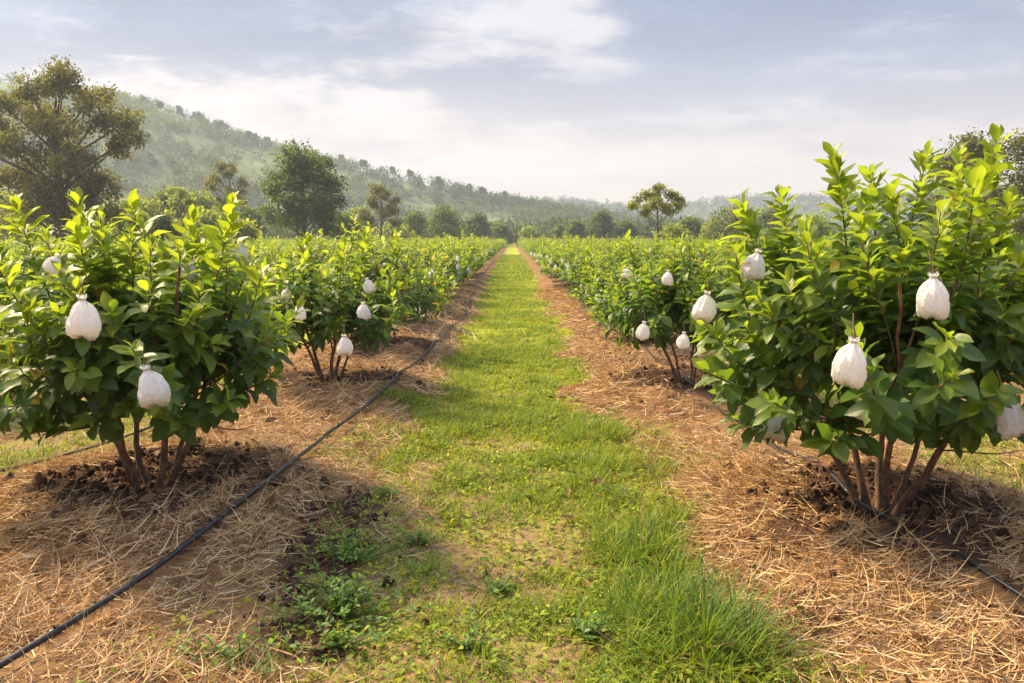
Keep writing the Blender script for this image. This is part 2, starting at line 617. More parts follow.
hx = np.linspace(-640, 210, 150)
hy = np.linspace(205, 760, 110)
X, Y = np.meshgrid(hx, hy)
hm = MB()
hm.add(np.stack([X, Y, hill_z(X, Y)], -1), grid_faces(len(hx), len(hy)))
m, t = new_mat('hill_cover')
pos = t.n('ShaderNodeNewGeometry').outputs['Position']
a1 = t.noise(pos, 0.03, 5, 0.6)
a2 = t.noise(pos, 0.25, 5, 0.65)
c = t.mix(a2, (0.03, 0.058, 0.016, 1), (0.07, 0.11, 0.025, 1))
c = t.mix(t.ramp(a1, 0.42, 0.60), c, (0.125, 0.160, 0.046, 1))
t.n('ShaderNodeOutputMaterial', ins={0: t.n('ShaderNodeBsdfPrincipled', ins={'Base Color': c, 'Roughness': 1.0}).outputs[0]})
M_HILL = m
tag(hm.build('hill', M_HILL), 'long wooded hill sloping down from the left', 'hill', kind='structure')

far_px = np.array([150, 300, 450, 560, 640, 690, 730, 770, 810, 860, 930, 1000, 1080, 1200, 1350])
far_py = np.array([195, 196, 200, 205, 212, 208, 203, 201, 203, 200, 197, 200, 196, 190, 198])
FAR_D = 930.0
FX = (far_px - 512) / F_PX * FAR_D
FH = (HORIZON_PY - far_py) / F_PX * FAR_D


def far_z(x, y):
    h = np.interp(x, FX, FH)
    return h * sstep(y, 640, FAR_D) * (1 - 0.5 * sstep(y, FAR_D + 20, FAR_D + 250)) + (fbm(x * .012, y * .012) - .5) * 8 * sstep(y, 640, 760) - 0.6


hx = np.linspace(-420, 980, 140)
hy = np.linspace(640, 1190, 60)
X, Y = np.meshgrid(hx, hy)
hm = MB()
hm.add(np.stack([X, Y, far_z(X, Y)], -1), grid_faces(len(hx), len(hy)))
tag(hm.build('far_hills', M_HILL), 'low blue hills on the far horizon', 'hills', kind='structure')

# ------------------------------------------------------------------ haze
hb = MB()
x0, x1, y0, y1, z0, z1 = -1200, 1200, -60, 1400, -4, 130
P8 = [(x0, y0, z0), (x1, y0, z0), (x1, y1, z0), (x0, y1, z0), (x0, y0, z1), (x1, y0, z1), (x1, y1, z1), (x0, y1, z1)]
hb.add(P8, [(0, 3, 2, 1), (4, 5, 6, 7), (0, 1, 5, 4), (1, 2, 6, 5), (2, 3, 7, 6), (3, 0, 4, 7)])
m, t = new_mat('morning_haze')
pv = t.n('ShaderNodeVolumePrincipled')
pv.inputs['Color'].default_value = (0.74, 0.85, 0.98, 1)
pv.inputs['Density'].default_value = HAZE_DENSITY
pv.inputs['Anisotropy'].default_value = 0.2
t.n('ShaderNodeOutputMaterial', ins={1: pv.outputs[0]})
tag(hb.build('haze', m, smooth=False), 'thin pale haze over the valley', 'haze', kind='stuff')

# ------------------------------------------------------------------ bushes
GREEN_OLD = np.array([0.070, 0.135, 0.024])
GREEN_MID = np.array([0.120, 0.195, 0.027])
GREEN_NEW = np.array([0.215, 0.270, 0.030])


def bezier(P0, P1, P2, P3, n):
    t = np.linspace(0, 1, n)[:, None]
    return (1 - t) ** 3 * P0 + 3 * (1 - t) ** 2 * t * P1 + 3 * (1 - t) * t ** 2 * P2 + t ** 3 * P3


def grow_bush(seed, H, R, nst=5, nshoot=90, leafL=0.13, seg=4, tips=(), leaf_step=0.03, twig_sides=4, stem_az=None, low=0.30, twigs=True, zmin=0.14):
    """returns (list of stem builders, foliage builder)"""
    g = rnd(seed)
    stems, spts, sown = [], [], []
    for k in range(nst):
        az = (2 * math.pi * (k + g.uniform(-0.25, 0.25)) / nst) if stem_az is None else stem_az[k]
        rad = R * g.uniform(0.42, 0.70)
        zt = H * g.uniform(0.66, 0.86)
        tt = np.linspace(0, 1, 12)
        rr_ = 0.045 + rad * tt ** 0.95
        wob = g.normal(0, 0.012, (12, 2)).cumsum(0) * 0.8
        P = np.stack([np.cos(az) * rr_ + wob[:, 0], np.sin(az) * rr_ + wob[:, 1], -0.06 + (zt + 0.06) * tt], -1)
        rad0 = g.uniform(0.016, 0.024) * (H / 1.7)
        mb = MB()
        mb.tube(P, rad0 * (1 - 0.72 * tt) + 0.25 * rad0 * np.exp(-tt * 14), 8)
        stems.append(mb)
        spts.append(P[2:])
        sown += [k] * (len(P) - 2)
    spts = np.concatenate(spts)
    fol = MB()
    T, Dn, Ln, young = [], [], [], []
    for tp in tips:
        v = np.array(tp[:3], float)
        T.append(v)
        o = unit(np.array([v[0], v[1], 0.0]))
        Dn.append(unit(o * (0.25 if v[2] > H * 0.75 else 0.8) + np.array([0, 0, 1.0 if v[2] > H * 0.6 else 0.45]) + g.normal(0, 0.05, 3)))
        Ln.append(tp[3] if len(tp) > 3 else 0.6)
    zlo = zmin + 0.09
    while len(T) < nshoot:
        az = g.uniform(0, 2 * math.pi)
        rf = g.uniform(0.05, 1.0) ** 0.6
        top = H * (0.56 + 0.36 * math.sqrt(max(0, 1 - rf * rf)))
        bot = H * (low + 0.10 * (1 - rf))
        q = g.random()
        zz = bot + (top - bot) * (q ** 0.65)
        lump = 0.86 + 0.28 * float(vnoise(az * 1.3 + seed, zz * 2.2 + seed * 3))
        T.append(np.array([math.cos(az) * R * rf * lump, math.sin(az) * R * rf * lump, max(zlo, zz + g.normal(0, 0.04))]))
        hfr = (zz - bot) / max(top - bot, 0.05)
        o = np.array([math.cos(az), math.sin(az), 0.0])
        Dn.append(unit(o * (1.1 - 0.75 * hfr) + np.array([0, 0, -0.15 + 1.1 * hfr]) + g.normal(0, 0.22, 3)))
        Ln.append(g.uniform(0.28, 0.5) * (H / 1.6) ** 0.5)
        if hfr < 0.35:
            Ln[-1] *= 1.5
        if hfr > 0.72 and g.random() < 0.42:                   # upright water shoots standing above the crown
            T[-1][2] += g.uniform(0.08, 0.32)
            Dn[-1] = unit(o * 0.18 + np.array([0, 0, 1.0]) + g.normal(0, 0.08, 3))
            Ln[-1] *= 1.4
    LP, LD, LN, LL, LC, LB = [], [], [], [], [], []
    for T_, D_, L_ in zip(T, Dn, Ln):
        want = T_ - D_ * L_ * 1.15
        want[2] = max(want[2] - 0.1, min(zlo, T_[2]))
        dd = np.linalg.norm(spts - want, axis=1) + 0.7 * np.maximum(0, spts[:, 2] - want[2])
        j = int(np.argmin(dd))
        A = spts[j]
        gap = np.linalg.norm(T_ - A)
        P = bezier(A, A + (want - A) * 0.5 + np.array([0, 0, 0.05]), T_ - D_ * gap * 0.42, T_, 10)
        if twigs:
            r0 = 0.0045 + 0.006 * min(gap, 0.8)
            stems[sown[j]].tube(P, np.linspace(r0, 0.0022, 10), twig_sides)
        seglen = np.linalg.norm(np.diff(P, axis=0), axis=1)
        s = np.concatenate([[0], np.cumsum(seglen)])
        tot = s[-1]
        leafy = min(L_, tot * 0.85) if tot < 0.75 else max(min(L_, tot * 0.85), tot * 0.72)
        nl = max(5, int(leafy / (leaf_step * (0.72 if L_ > 0.54 else 1.0))))
        u = np.linspace(tot - leafy, tot, nl)
        pos = np.stack([np.interp(u, s, P[:, c]) for c in range(3)], -1)
        ax = unit(np.stack([np.interp(u, s, np.gradient(P[:, c], s)) for c in range(3)], -1))
        age = 1 - (u - (tot - leafy)) / leafy                 # 1 old .. 0 tip
        ang = np.arange(nl) * 2.399 + g.uniform(0, 6)
        e1 = unit(np.cross(ax, np.array([0.31, 0.21, 0.92])))
        e2 = np.cross(ax, e1)
        rad = np.cos(ang)[:, None] * e1 + np.sin(ang)[:, None] * e2
        th = np.radians(20 + 50 * np.sqrt(age) + g.normal(0, 10, nl))
        D = np.cos(th)[:, None] * ax + np.sin(th)[:, None] * rad
        hgt = np.clip(pos[:, 2] / H, 0, 1.1)
        D[:, 2] -= (0.10 + 0.55 * age * (1.1 - hgt)) * g.uniform(0.4, 1.3, nl)
        D = unit(D)
        N = ax * 0.9 + np.array([0, 0, 0.7]) + g.normal(0, 0.28, (nl, 3))
        L = leafL * g.uniform(0.55, 1.28, nl) * (0.62 + 0.38 * np.clip(age * 4, 0, 1))
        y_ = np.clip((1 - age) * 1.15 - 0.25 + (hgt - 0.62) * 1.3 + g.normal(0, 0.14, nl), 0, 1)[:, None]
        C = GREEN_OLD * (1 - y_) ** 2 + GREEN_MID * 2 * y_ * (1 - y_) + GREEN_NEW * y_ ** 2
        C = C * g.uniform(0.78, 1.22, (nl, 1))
        sick = g.random(nl) < 0.012
        C[sick] = np.array([0.30, 0.24, 0.05])
        LP.append(pos + rad * 0.006)
        LD.append(D)
        LN.append(N)
        LL.append(L)
        LC.append(C)
        LB.append(g.normal(-0.24, 0.15, nl) - 0.06 * age)
    LP, LD, LN, LL, LC, LB = [np.concatenate(a) for a in (LP, LD, LN, LL, LC, LB)]
    keep = (LP[:, 2] > zmin) & (LP[:, 2] + LD[:, 2] * LL > zmin - 0.05)
    LP, LD, LN, LL, LC, LB = [a[keep] for a in (LP, LD, LN, LL, LC, LB)]
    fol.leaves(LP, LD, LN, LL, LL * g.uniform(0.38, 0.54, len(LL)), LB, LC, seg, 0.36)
    return stems, fol


def bush_thing(x, y, rz, stems, fol, leafmat=M_LEAF):
    root = empty('orchard_bush', (x, y, float(ground_z(x, y))), rz)
    for s_ in stems:
        s_.build('stem', M_STEM, root)
    fol.build('foliage', leafmat, root)
    return root


def rel(px, py, depth, bx, by):
    """a pixel at a depth, as a point relative to a bush standing at (bx, by)"""
    p_ = at(px, py, depth)
    return (p_[0] - bx, p_[1] - by, p_[2] - float(ground_z(bx, by)))


ROWGRP = 'bushes planted in rows in the orchard'
# the two big bushes in front, with shoots where the photograph shows them
bx, by = 2.02, 4.2
tipsR = [rel(*q, bx, by) + (ln,) for q, ln in [((833, 158, 4.1), .75), ((928, 152, 4.25), .7), ((998, 138, 4.3), .75), ((870, 172, 4.5), .55), ((960, 150, 4.5), .6),
        ((780, 196, 4.0), .6), ((742, 205, 4.2), .55), ((735, 250, 3.9), .5), ((712, 330, 4.0), .45), ((708, 372, 3.9), .45), ((735, 420, 3.8), .42), ((722, 395, 4.4), .4),
        ((890, 190, 4.0), .6), ((860, 215, 3.8), .5), ((960, 190, 4.0), .55), ((1010, 200, 4.1), .6), ((805, 230, 3.75), .5), ((1040, 240, 4.1), .5), ((1050, 330, 3.9), .5),
        ((790, 250, 4.4), .5), ((760, 300, 3.7), .5), ((1000, 260, 3.8), .5), ((940, 230, 3.7), .5), ((770, 400, 3.6), .4), ((830, 440, 3.55), .4), ((960, 440, 3.6), .4), ((1020, 450, 3.9), .4), ((1000, 392, 3.25), .45), ((1035, 405, 3.35), .45), ((975, 420, 3.4), .4)]]
hero_r = bush_thing(bx, by, 0, *grow_bush(101, 1.76, 1.06, 6, 116, 0.150, 6, tipsR, 0.0145, 5,
                    stem_az=[2.75, 2.1, 1.2, 0.35, 5.6, 4.3], low=0.46, zmin=0.55))
tag(hero_r, 'tall nearest bush right of the grass lane, its shoots rising highest into the sky', 'bush', ROWGRP)
bx, by = -2.15, 4.6
tipsL = [rel(*q, bx, by) + (ln,) for q, ln in [((232, 200, 4.4), .75), ((78, 202, 4.5), .65), ((130, 205, 4.6), .6), ((15, 205, 4.5), .65), ((100, 215, 4.3), .5), ((180, 245, 4.3), .5),
        ((-20, 220, 4.6), .6), ((45, 235, 4.3), .5), ((262, 270, 4.4), .5), ((285, 330, 4.5), .45), ((275, 375, 4.4), .45), ((255, 425, 4.4), .4), ((200, 290, 4.1), .5), ((-60, 260, 4.6), .5),
        ((150, 250, 4.1), .5), ((60, 270, 4.0), .5), ((20, 300, 4.0), .5), ((110, 310, 4.0), .5), ((30, 430, 4.1), .4), ((90, 420, 4.0), .4), ((180, 420, 4.0), .4), ((230, 400, 4.1), .4)]]
hero_l = bush_thing(bx, by, 0, *grow_bush(202, 1.64, 1.02, 6, 112, 0.142, 6, tipsL, 0.0145, 5,
                    stem_az=[3.0, 2.3, 1.1, 0.2, 5.4, 4.4], low=0.41, zmin=0.49))
tag(hero_l, 'broad nearest bush left of the grass lane, two white bags hanging on its front', 'bush', ROWGRP)
bx, by = -1.87, 8.05
tips2 = [rel(368, 232, 8.0, bx, by) + (.6,), rel(300, 262, 7.8, bx, by) + (.45,), rel(400, 275, 7.8, bx, by) + (.4,)]
second_l = bush_thing(bx, by, 0, *grow_bush(303, 1.58, 0.90, 5, 92, 0.14, 4, tips2, 0.018, low=0.38, zmin=0.40))
tag(second_l, 'second bush left of the grass lane, one white bag hung low above its bare stems', 'bush', ROWGRP)
bx, by = 1.79, 8.0
tips2 = [rel(628, 238, 8.1, bx, by) + (.55,), rel(690, 244, 7.8, bx, by) + (.45,), rel(720, 236, 8.2, bx, by) + (.5,)]
second_r = bush_thing(bx, by, 0, *grow_bush(404, 1.58, 0.90, 5, 92, 0.14, 4, tips2, 0.018, low=0.38, zmin=0.40))
tag(second_r, 'second bush right of the grass lane, one round white bag low on its front', 'bush', ROWGRP)
special = {(-1, 0, 0), (1, 0, 0), (-1, 0, 1), (1, 0, 1)}

# mid-distance bushes: six grown kinds, copied along the rows
mids = []
for v in range(6):
    g = rnd(900 + v)
    st, fo = grow_bush(500 + v, 1.42 + 0.2 * g.random(), 0.90 + 0.1 * g.random(), 4, 80, 0.140, 3, (), 0.0195, 3, zmin=0.28)
    mids.append(bush_thing(0, 0, 0, st, fo))
fars = []
for v in range(5):
    g = rnd(950 + v)
    st, fo = grow_bush(600 + v, 1.46 + 0.2 * g.random(), 0.94 + 0.08 * g.random(), 3, 72, 0.165, 2, (), 0.036, 3, twigs=False)
    fars.append((st, fo.mesh('foliage', M_FARLEAF)))
    smb = MB()
    for s_ in st:
        smb.V += s_.V; smb.F += [f + smb.n for f in s_.F]; smb.C += s_.C; smb.U += s_.U; smb.n += s_.n
    fars[-1] = (smb.mesh('stem', M_STEM), fo, fars[-1][1])

ORD = ['', 'first', 'second', 'third', 'fourth', 'fifth', 'sixth', 'seventh', 'eighth', 'ninth', 'tenth', 'eleventh', 'twelfth', 'thirteenth', 'fourteenth', 'fifteenth',
       'sixteenth', 'seventeenth', 'eighteenth', 'nineteenth', 'twentieth']


def ordn(n):
    return ORD[n] if n < len(ORD) else '%d%s' % (n, {1: 'st', 2: 'nd', 3: 'rd'}.get(n % 10 if n % 100 not in (11, 12, 13) else 0, 'th'))


cnt = {}
for b in bushes:                                   # count along the row from the camera
    kk = (b[4], b[2])
    cnt[kk] = cnt.get(kk, 0) + 1
    b.append(cnt[kk])
inview = lambda b: abs(b[0]) < 0.645 * b[1] + 1.0
order = sorted([b for b in bushes if (b[4], b[2], b[3]) not in special], key=lambda b: (not inview(b), math.hypot(b[0], b[1])))
indiv = order[:296]
rest = order[296:]
used = set()
gz = rnd(77)
for b in indiv:
    x, y, k, i, side, c = b
    d = math.hypot(x, y)
    v = int(gz.integers(0, 6))
    rz = gz.uniform(0, 6.28)
    sc_ = gz.uniform(0.86, 1.08)
    if d < 26:
        src = mids[v]
        if v not in used:
            o = src
            used.add(v)
        else:
            o = copy_tree(src)
        o.location = (x, y, float(ground_z(x, y)))
        o.rotation_euler = (0, 0, rz)
    else:
        sm, _, fm = fars[v % 5]
        o = empty('orchard_bush', (x, y, float(ground_z(x, y))), rz)
        obj('stem', sm, o)
        obj('foliage', fm, o)
    o.scale = (sc_, sc_, sc_ * gz.uniform(0.94, 1.08))
    sname = 'left' if side < 0 else 'right'
    if k == 0:
        lab = '%s bush from the camera in the row edging the grass lane on its %s' % (ordn(c), sname)
    else:
        lab = '%s bush from the camera in the %s row %s of the grass lane' % (ordn(c), ordn(k + 1), sname)
    tag(o, lab, 'bush', ROWGRP)

# everything beyond them reads as one mass of leaves
fb = MB()
g = rnd(31)
LP, LL, LC = [], [], []
lowres = []
for v in range(4):
    st, fo = grow_bush(700 + v, 1.58, 1.02, 3, 44, 0.22, 2, (), 0.085, 3, twigs=False)
    lowres.append((np.concatenate(fo.V), np.concatenate(fo.F), np.concatenate(fo.C), np.concatenate(fo.U)))
for b in rest:
    V, F_, C, U = lowres[int(g.integers(0, 4))]
    a_ = g.uniform(0, 6.28)
    s_ = g.uniform(0.92, 1.1)
    ca, sa = math.cos(a_), math.sin(a_)
    Vr = np.stack([V[:, 0] * ca - V[:, 1] * sa, V[:, 0] * sa + V[:, 1] * ca, V[:, 2] * g.uniform(.94, 1.06)], -1) * s_
    fb.add(Vr + np.array([b[0], b[1], 0.03]), F_, C * g.uniform(0.85, 1.15), U)
tag(fb.build('distant_orchard_rows', M_FARLEAF), 'far orchard rows merging into one green band', 'orchard rows', kind='stuff')

# ------------------------------------------------------------------ fruit bags
def bag_mesh(seed):
    g = rnd(seed)
    prof_t = np.array([0, .05, .09, .12, .16, .24, .34, .46, .60, .74, .86, .94, .985, 1.0])
    prof_r = np.array([.022, .018, .013, .013, .021, .040, .057, .071, .081, .084, .079, .067, .044, .004])
    fine_t = np.unique(np.concatenate([prof_t, np.linspace(0.16, 1.0, 22)]))
    prof_r = np.interp(fine_t, prof_t, prof_r)
    prof_t = fine_t
    n = 84
    H = 0.245
    th = np.arange(n) / n * 2 * math.pi
    k1, k2 = int(g.integers(6, 9)), int(g.integers(3, 5))
    p1, p2 = g.uniform(0, 6, 2)
    k3, p3 = int(g.integers(11, 15)), g.uniform(0, 6)
    lean = g.normal(0, 0.012, 2)
    prof_r = prof_r * (1 + np.interp(prof_t, [0, .15, .3, .5, .7, .9, 1], np.concatenate([[0, 0], g.normal(0, 0.045, 5)])))
    V = []
    for t_, r_ in zip(prof_t, prof_r):
        amp = 0.30 * math.exp(-((t_ - 0.12) / 0.20) ** 2) + 0.07 * (1 - t_) + 0.015 + 0.10 * (t_ > 0.8) * (t_ - 0.8) / 0.2
        rr_ = r_ * (1 + amp * np.cos(k1 * th + p1 + 0.8 * t_) + 0.045 * np.cos(k2 * th + p2 + 3 * t_) + 0.010 * g.normal(size=n)
                    + 0.075 * math.sin(math.pi * min(1, t_ * 0.95 + 0.1)) * (1 - 2 * np.abs(np.sin(k3 * 0.5 * th + p3 + 2.2 * t_ * np.sin(th + p1)))))
        cr_ = vnoise(np.cos(th) * 2.2 + seed * 3.1, np.sin(th) * 2.2 + t_ * 3.5) - 0.5
        cr2 = vnoise(np.cos(th) * 4.5 + seed * 5.7, np.sin(th) * 4.5 + t_ * 7.5) - 0.5
        rr_ = rr_ * (1 + (0.20 * cr_ - 0.20 * np.abs(cr2) + 0.045) * sstep(t_, .12, .4))
        corner = np.clip(np.abs(np.cos(th + 0.4 * p2)) - 0.62, 0, 1) / 0.38 * np.where(np.cos(th) > 0, 1.0, g.uniform(0.3, 1.0))
        rx = rr_ * (1 + 0.10 * corner * sstep(t_, .7, .98))
        z = -H * t_ - 0.026 * corner * sstep(t_, .80, .97) * (1 if t_ < 0.995 else 0.2) - 0.006 * g.normal(size=n) * (t_ > .9) + 0.008 * g.normal(size=n) * (t_ < 0.02)
        V.append(np.stack([rx * np.cos(th) + lean[0] * math.sin(3 * t_), rr_ * 0.82 * np.sin(th) + lean[1] * math.sin(3 * t_), np.broadcast_to(z, (n,))], -1))
    V = np.concatenate(V)
    m_ = len(prof_t)
    i = np.arange(m_ - 1)[:, None] * n
    j = np.arange(n)[None, :]
    F_ = np.stack([i + j, i + n + j, i + n + (j + 1) % n, i + (j + 1) % n], -1).reshape(-1, 4)
    mb = MB()
    mb.add(V, F_, uv=np.stack([np.repeat(prof_t, n), np.tile(th, m_), np.zeros(m_ * n)], -1))
    return mb.mesh('fruit_bag', M_BAG)


bag_meshes = [bag_mesh(40 + k) for k in range(8)]
tmb = MB()
a_ = np.linspace(0, 2 * math.pi, 15)
for dz in (0, 0.005):
    tmb.tube(np.stack([np.cos(a_) * 0.0155, np.sin(a_) * 0.0135, -0.235 * 0.105 + dz + 0 * a_], -1), 0.003, 5, (0.5, 0.45, 0.36))
tmb.tube([(0.014, -0.004, -0.024), (0.03, -0.012, -0.03), (0.036, -0.012, -0.055)], 0.0022, 5, (0.5, 0.45, 0.36))
tie_me = tmb.mesh('tie', M_TIE)
smb = MB()
smb.tube([(0, 0, -0.03), (0.004, 0.004, 0.02), (-0.004, 0.02, 0.07), (0.004, 0.05, 0.13)], [0.005, 0.0045, 0.004, 0.003], 6)
stalk_me = smb.mesh('stalk', M_STEM)
BAGGRP = 'white fruit bags hung on the bushes'


def bag(px, py, depth, label, scale=1.0, tilt=0.0, kind=0, rz=0.0):
    """px, py: the middle of the bag in the photograph; depth: its ground distance"""
    scale *= 0.90 if depth < 5.5 else 0.82
    p_ = at(px, py, depth)
    o = obj('fruit_bag', bag_meshes[(kind + int(px)) % 8])
    o.location = (p_[0], p_[1], p_[2] + 0.12 * scale)
    o.rotation_euler = (0, tilt, rz)
    o.scale = (scale * 1.14, scale * 1.1, scale)
    obj('tie', tie_me, o)
    obj('stalk', stalk_me, o)
    return tag(o, label, 'fruit bag', BAGGRP)


bag(83, 315, 3.62, 'large white bag high on the front of the nearest left bush', 0.82, 0.05, 0)
bag(146, 385, 3.60, 'white bag hanging lower on the nearest left bush, above its stems', 0.80, -0.22, 1)
bag(853, 360, 3.15, 'large white bag at the middle front of the tall right bush, catching the sun', 0.82, 0.06, 2)
bag(932, 294, 3.40, 'smooth white bag high in the tall right bush under a large leaf', 0.82, -0.08, 3)
bag(1004, 414, 3.42, 'white bag at the photo\'s right edge, low on the tall right bush', 0.85, -0.25, 4)
bag(776, 420, 3.85, 'half hidden white bag behind leaves at the lower left of the tall right bush', 0.80, 0.1, 1)
bag(758, 264, 3.85, 'sunlit narrow white bag among the upper left leaves of the tall right bush', 0.62, 0.15, 2)
bag(707, 305, 4.0, 'white bag at the left tip of the tall right bush', 0.62, 0.2, 0)
bag(344, 344, 7.05, 'white bag low on the second left bush above its brown stems', 0.86, 0.0, 3)
bag(363, 310, 7.15, 'white bag above the lowest one on the second left bush', 0.72, -0.1, 4)
bag(367, 285, 7.5, 'tilted white bag near the top of the second left bush', 0.66, -0.3, 1)
bag(301, 311, 7.0, 'white bag on the left flank of the second left bush', 0.72, 0.12, 2)
bag(288, 293, 7.6, 'pale bag tucked high in the left flank of the second left bush', 0.6, 0.1, 0)
bag(243, 253, 4.9, 'small white bag behind the tall right shoot of the nearest left bush', 0.5, 0.1, 3)
bag(192, 270, 4.6, 'white bag glimpsed between the top leaves of the nearest left bush', 0.5, 0.25, 4)
bag(60, 265, 4.1, 'small white bag folded among the top left leaves of the nearest left bush', 0.48, 0.5, 2)
bag(684, 340, 7.1, 'white bag low on the front of the second right bush', 0.72, 0.0, 4)
bag(644, 330, 7.3, 'white bag on the lane side of the second right bush', 0.80, 0.1, 1)
bag(668, 277, 7.4, 'narrow white bag near the top of the second right bush', 0.66, 0.0, 3)
bag(623, 312, 9.7, 'white bag on the lane side of the third right bush', 0.88, 0.05, 2)
bag(627, 272, 9.9, 'small white bag high on the third right bush', 0.66, 0.2, 0)
bag(637, 281, 9.8, 'tilted white bag beside the high one on the third right bush', 0.66, 0.3, 4)
bag(601, 296, 12.2, 'white bag on the lane side of the fourth right bush', 0.9, 0, 1)
bag(700, 262, 9.6, 'white bag above the leaves between second and third rows on the right', 0.8, 0.15, 3)
bag(420, 309, 12.2, 'white bag on the lane side of the fourth left bush', 1.1, 0, 2)
bag(432, 273, 15.0, 'small white bag high on the fifth left bush', 0.8, 0, 0)
bag(270, 274, 8.2, 'white bag at the top edge of the second left row', 0.7, 0.1, 1)
# farther ones that nothing tells apart
g = rnd(64)
for b in bushes:
    if b[2] == 0 and 14 < b[1] < 46:
        for _ in range(int(g.integers(1, 4))):
            aa = g.uniform(-0.2, 1.0)
            xx = b[0] - b[4] * 0.78 * math.cos(aa)
            yy = b[1] - 0.8 * math.sin(aa)
            o = obj('fruit_bag', bag_meshes[int(g.integers(0, 8))])
            o.location = (xx, yy, g.uniform(0.75, 1.25))
            o.scale = (g.uniform(0.5, 0.66),) * 3
            o.rotation_euler = (0, g.normal(0, 0.15), g.uniform(0, 6))
            obj('tie', tie_me, o)
            obj('stalk', stalk_me, o)
            tag(o, 'tiny far white bag among the leaves of a lane side row', 'fruit bag', 'far white bags along the lane')

# ------------------------------------------------------------------ hoses
HOSE_LINES = []


def hose(name, pts, label, r=0.0085):
    pts = np.array(pts, float)
    yy = np.arange(pts[0, 1], pts[-1, 1], 0.12)
    xx = np.interp(yy, pts[:, 1], pts[:, 0])
    k = np.ones(15) / 15
    pad = np.pad(xx, 7, mode='reflect', reflect_type='odd')
    xx = np.convolve(pad, k, mode='valid') + 0.004 * np.sin(yy * 1.7) + 0.002 * np.sin(yy * 4.3)
    HOSE_LINES.append((xx, yy))
    zz = ground_z(xx, yy)
    pad = np.pad(zz, 10, mode='edge')
    zs_ = np.convolve(pad, np.ones(21) / 21, mode='valid')
    zz = np.convolve(np.pad(np.maximum(zs_, zz + 0.002), 3, mode='edge'), np.ones(7) / 7, mode='valid') + r + 0.014
    mb = MB()
    mb.tube(np.stack([xx, yy, zz], -1), r, 10)
    o = mb.build(name, M_HOSE)
    P_ = np.stack([xx, yy, zz], -1)
    for j in range(7, min(len(P_) - 2, 90), 7):                # drip emitters pressed into the pipe
        eb = MB()
        ax_ = unit(P_[j + 1] - P_[j])
        eb.tube([P_[j] - ax_ * 0.022, P_[j] - ax_ * 0.018, P_[j] + ax_ * 0.018, P_[j] + ax_ * 0.022], [r * 1.02, r * 1.28, r * 1.28, r * 1.02], 10)
        eb.tube([P_[j] + np.array([0, 0, r * 1.1]), P_[j] + np.array([0, 0, r * 1.9])], [r * 0.45, r * 0.3], 6)
        eb.build('emitter', M_HOSE, o)
    tag(o, label, 'hose')
    return o


def gp(px, py, z=0.06):
    """ground point under a pixel"""
    v = (341.5 - py) / F_PX
    u = (px - 512) / F_PX
    q = np.array([u, cp + v * sp, -sp + v * cp])
    for _ in range(6):
        k = (z - EYE) / q[2]
        z = float(ground_z(q[0] * k, q[1] * k)) + 0.025
    return (q[0] * k, q[1] * k)


def along(q, step=12):
    q = np.array(q, float)
    s0 = np.concatenate([[0], np.cumsum(np.hypot(*np.diff(q, axis=0).T))])
    u = np.linspace(0, s0[-1], int(s0[-1] / step))
    return list(zip(np.interp(u, s0, q[:, 0]), np.interp(u, s0, q[:, 1])))


hose('irrigation_hose', [(-2.0, 2.05)] + [gp(*q) for q in along(((0, 678), (238, 508), (330, 434), (400, 375), (430, 346), (470, 307)))] + [(-1.3, 30), (-1.3, 60)],
     'thick black irrigation hose running diagonally over the left straw mound', 0.0135)
hose('irrigation_hose', [(2.25, 2.7)] + [gp(*q) for q in along(((1020, 602), (960, 568), (905, 533), (850, 492), (800, 462), (750, 432), (715, 405), (690, 386)))] + [(1.6, 14), (1.6, 60)],
     'black irrigation hose passing close behind the right bush stems', 0.0105)
hose('irrigation_hose', [(-4.4, 3.9), (-3.42, 5.3), (-3.05, 6.1), (-2.9, 8), (-3.2, 12)],
     'thin dark hose on the grass behind the nearest left bush', 0.010)

# ------------------------------------------------------------------ straw, clods, grass
g = rnd(3)
straw_mb = MB()
STRAW = np.array([[0.73, 0.51, 0.25], [0.61, 0.39, 0.165], [0.46, 0.26, 0.105], [0.80, 0.62, 0.36], [0.25, 0.135, 0.065]])


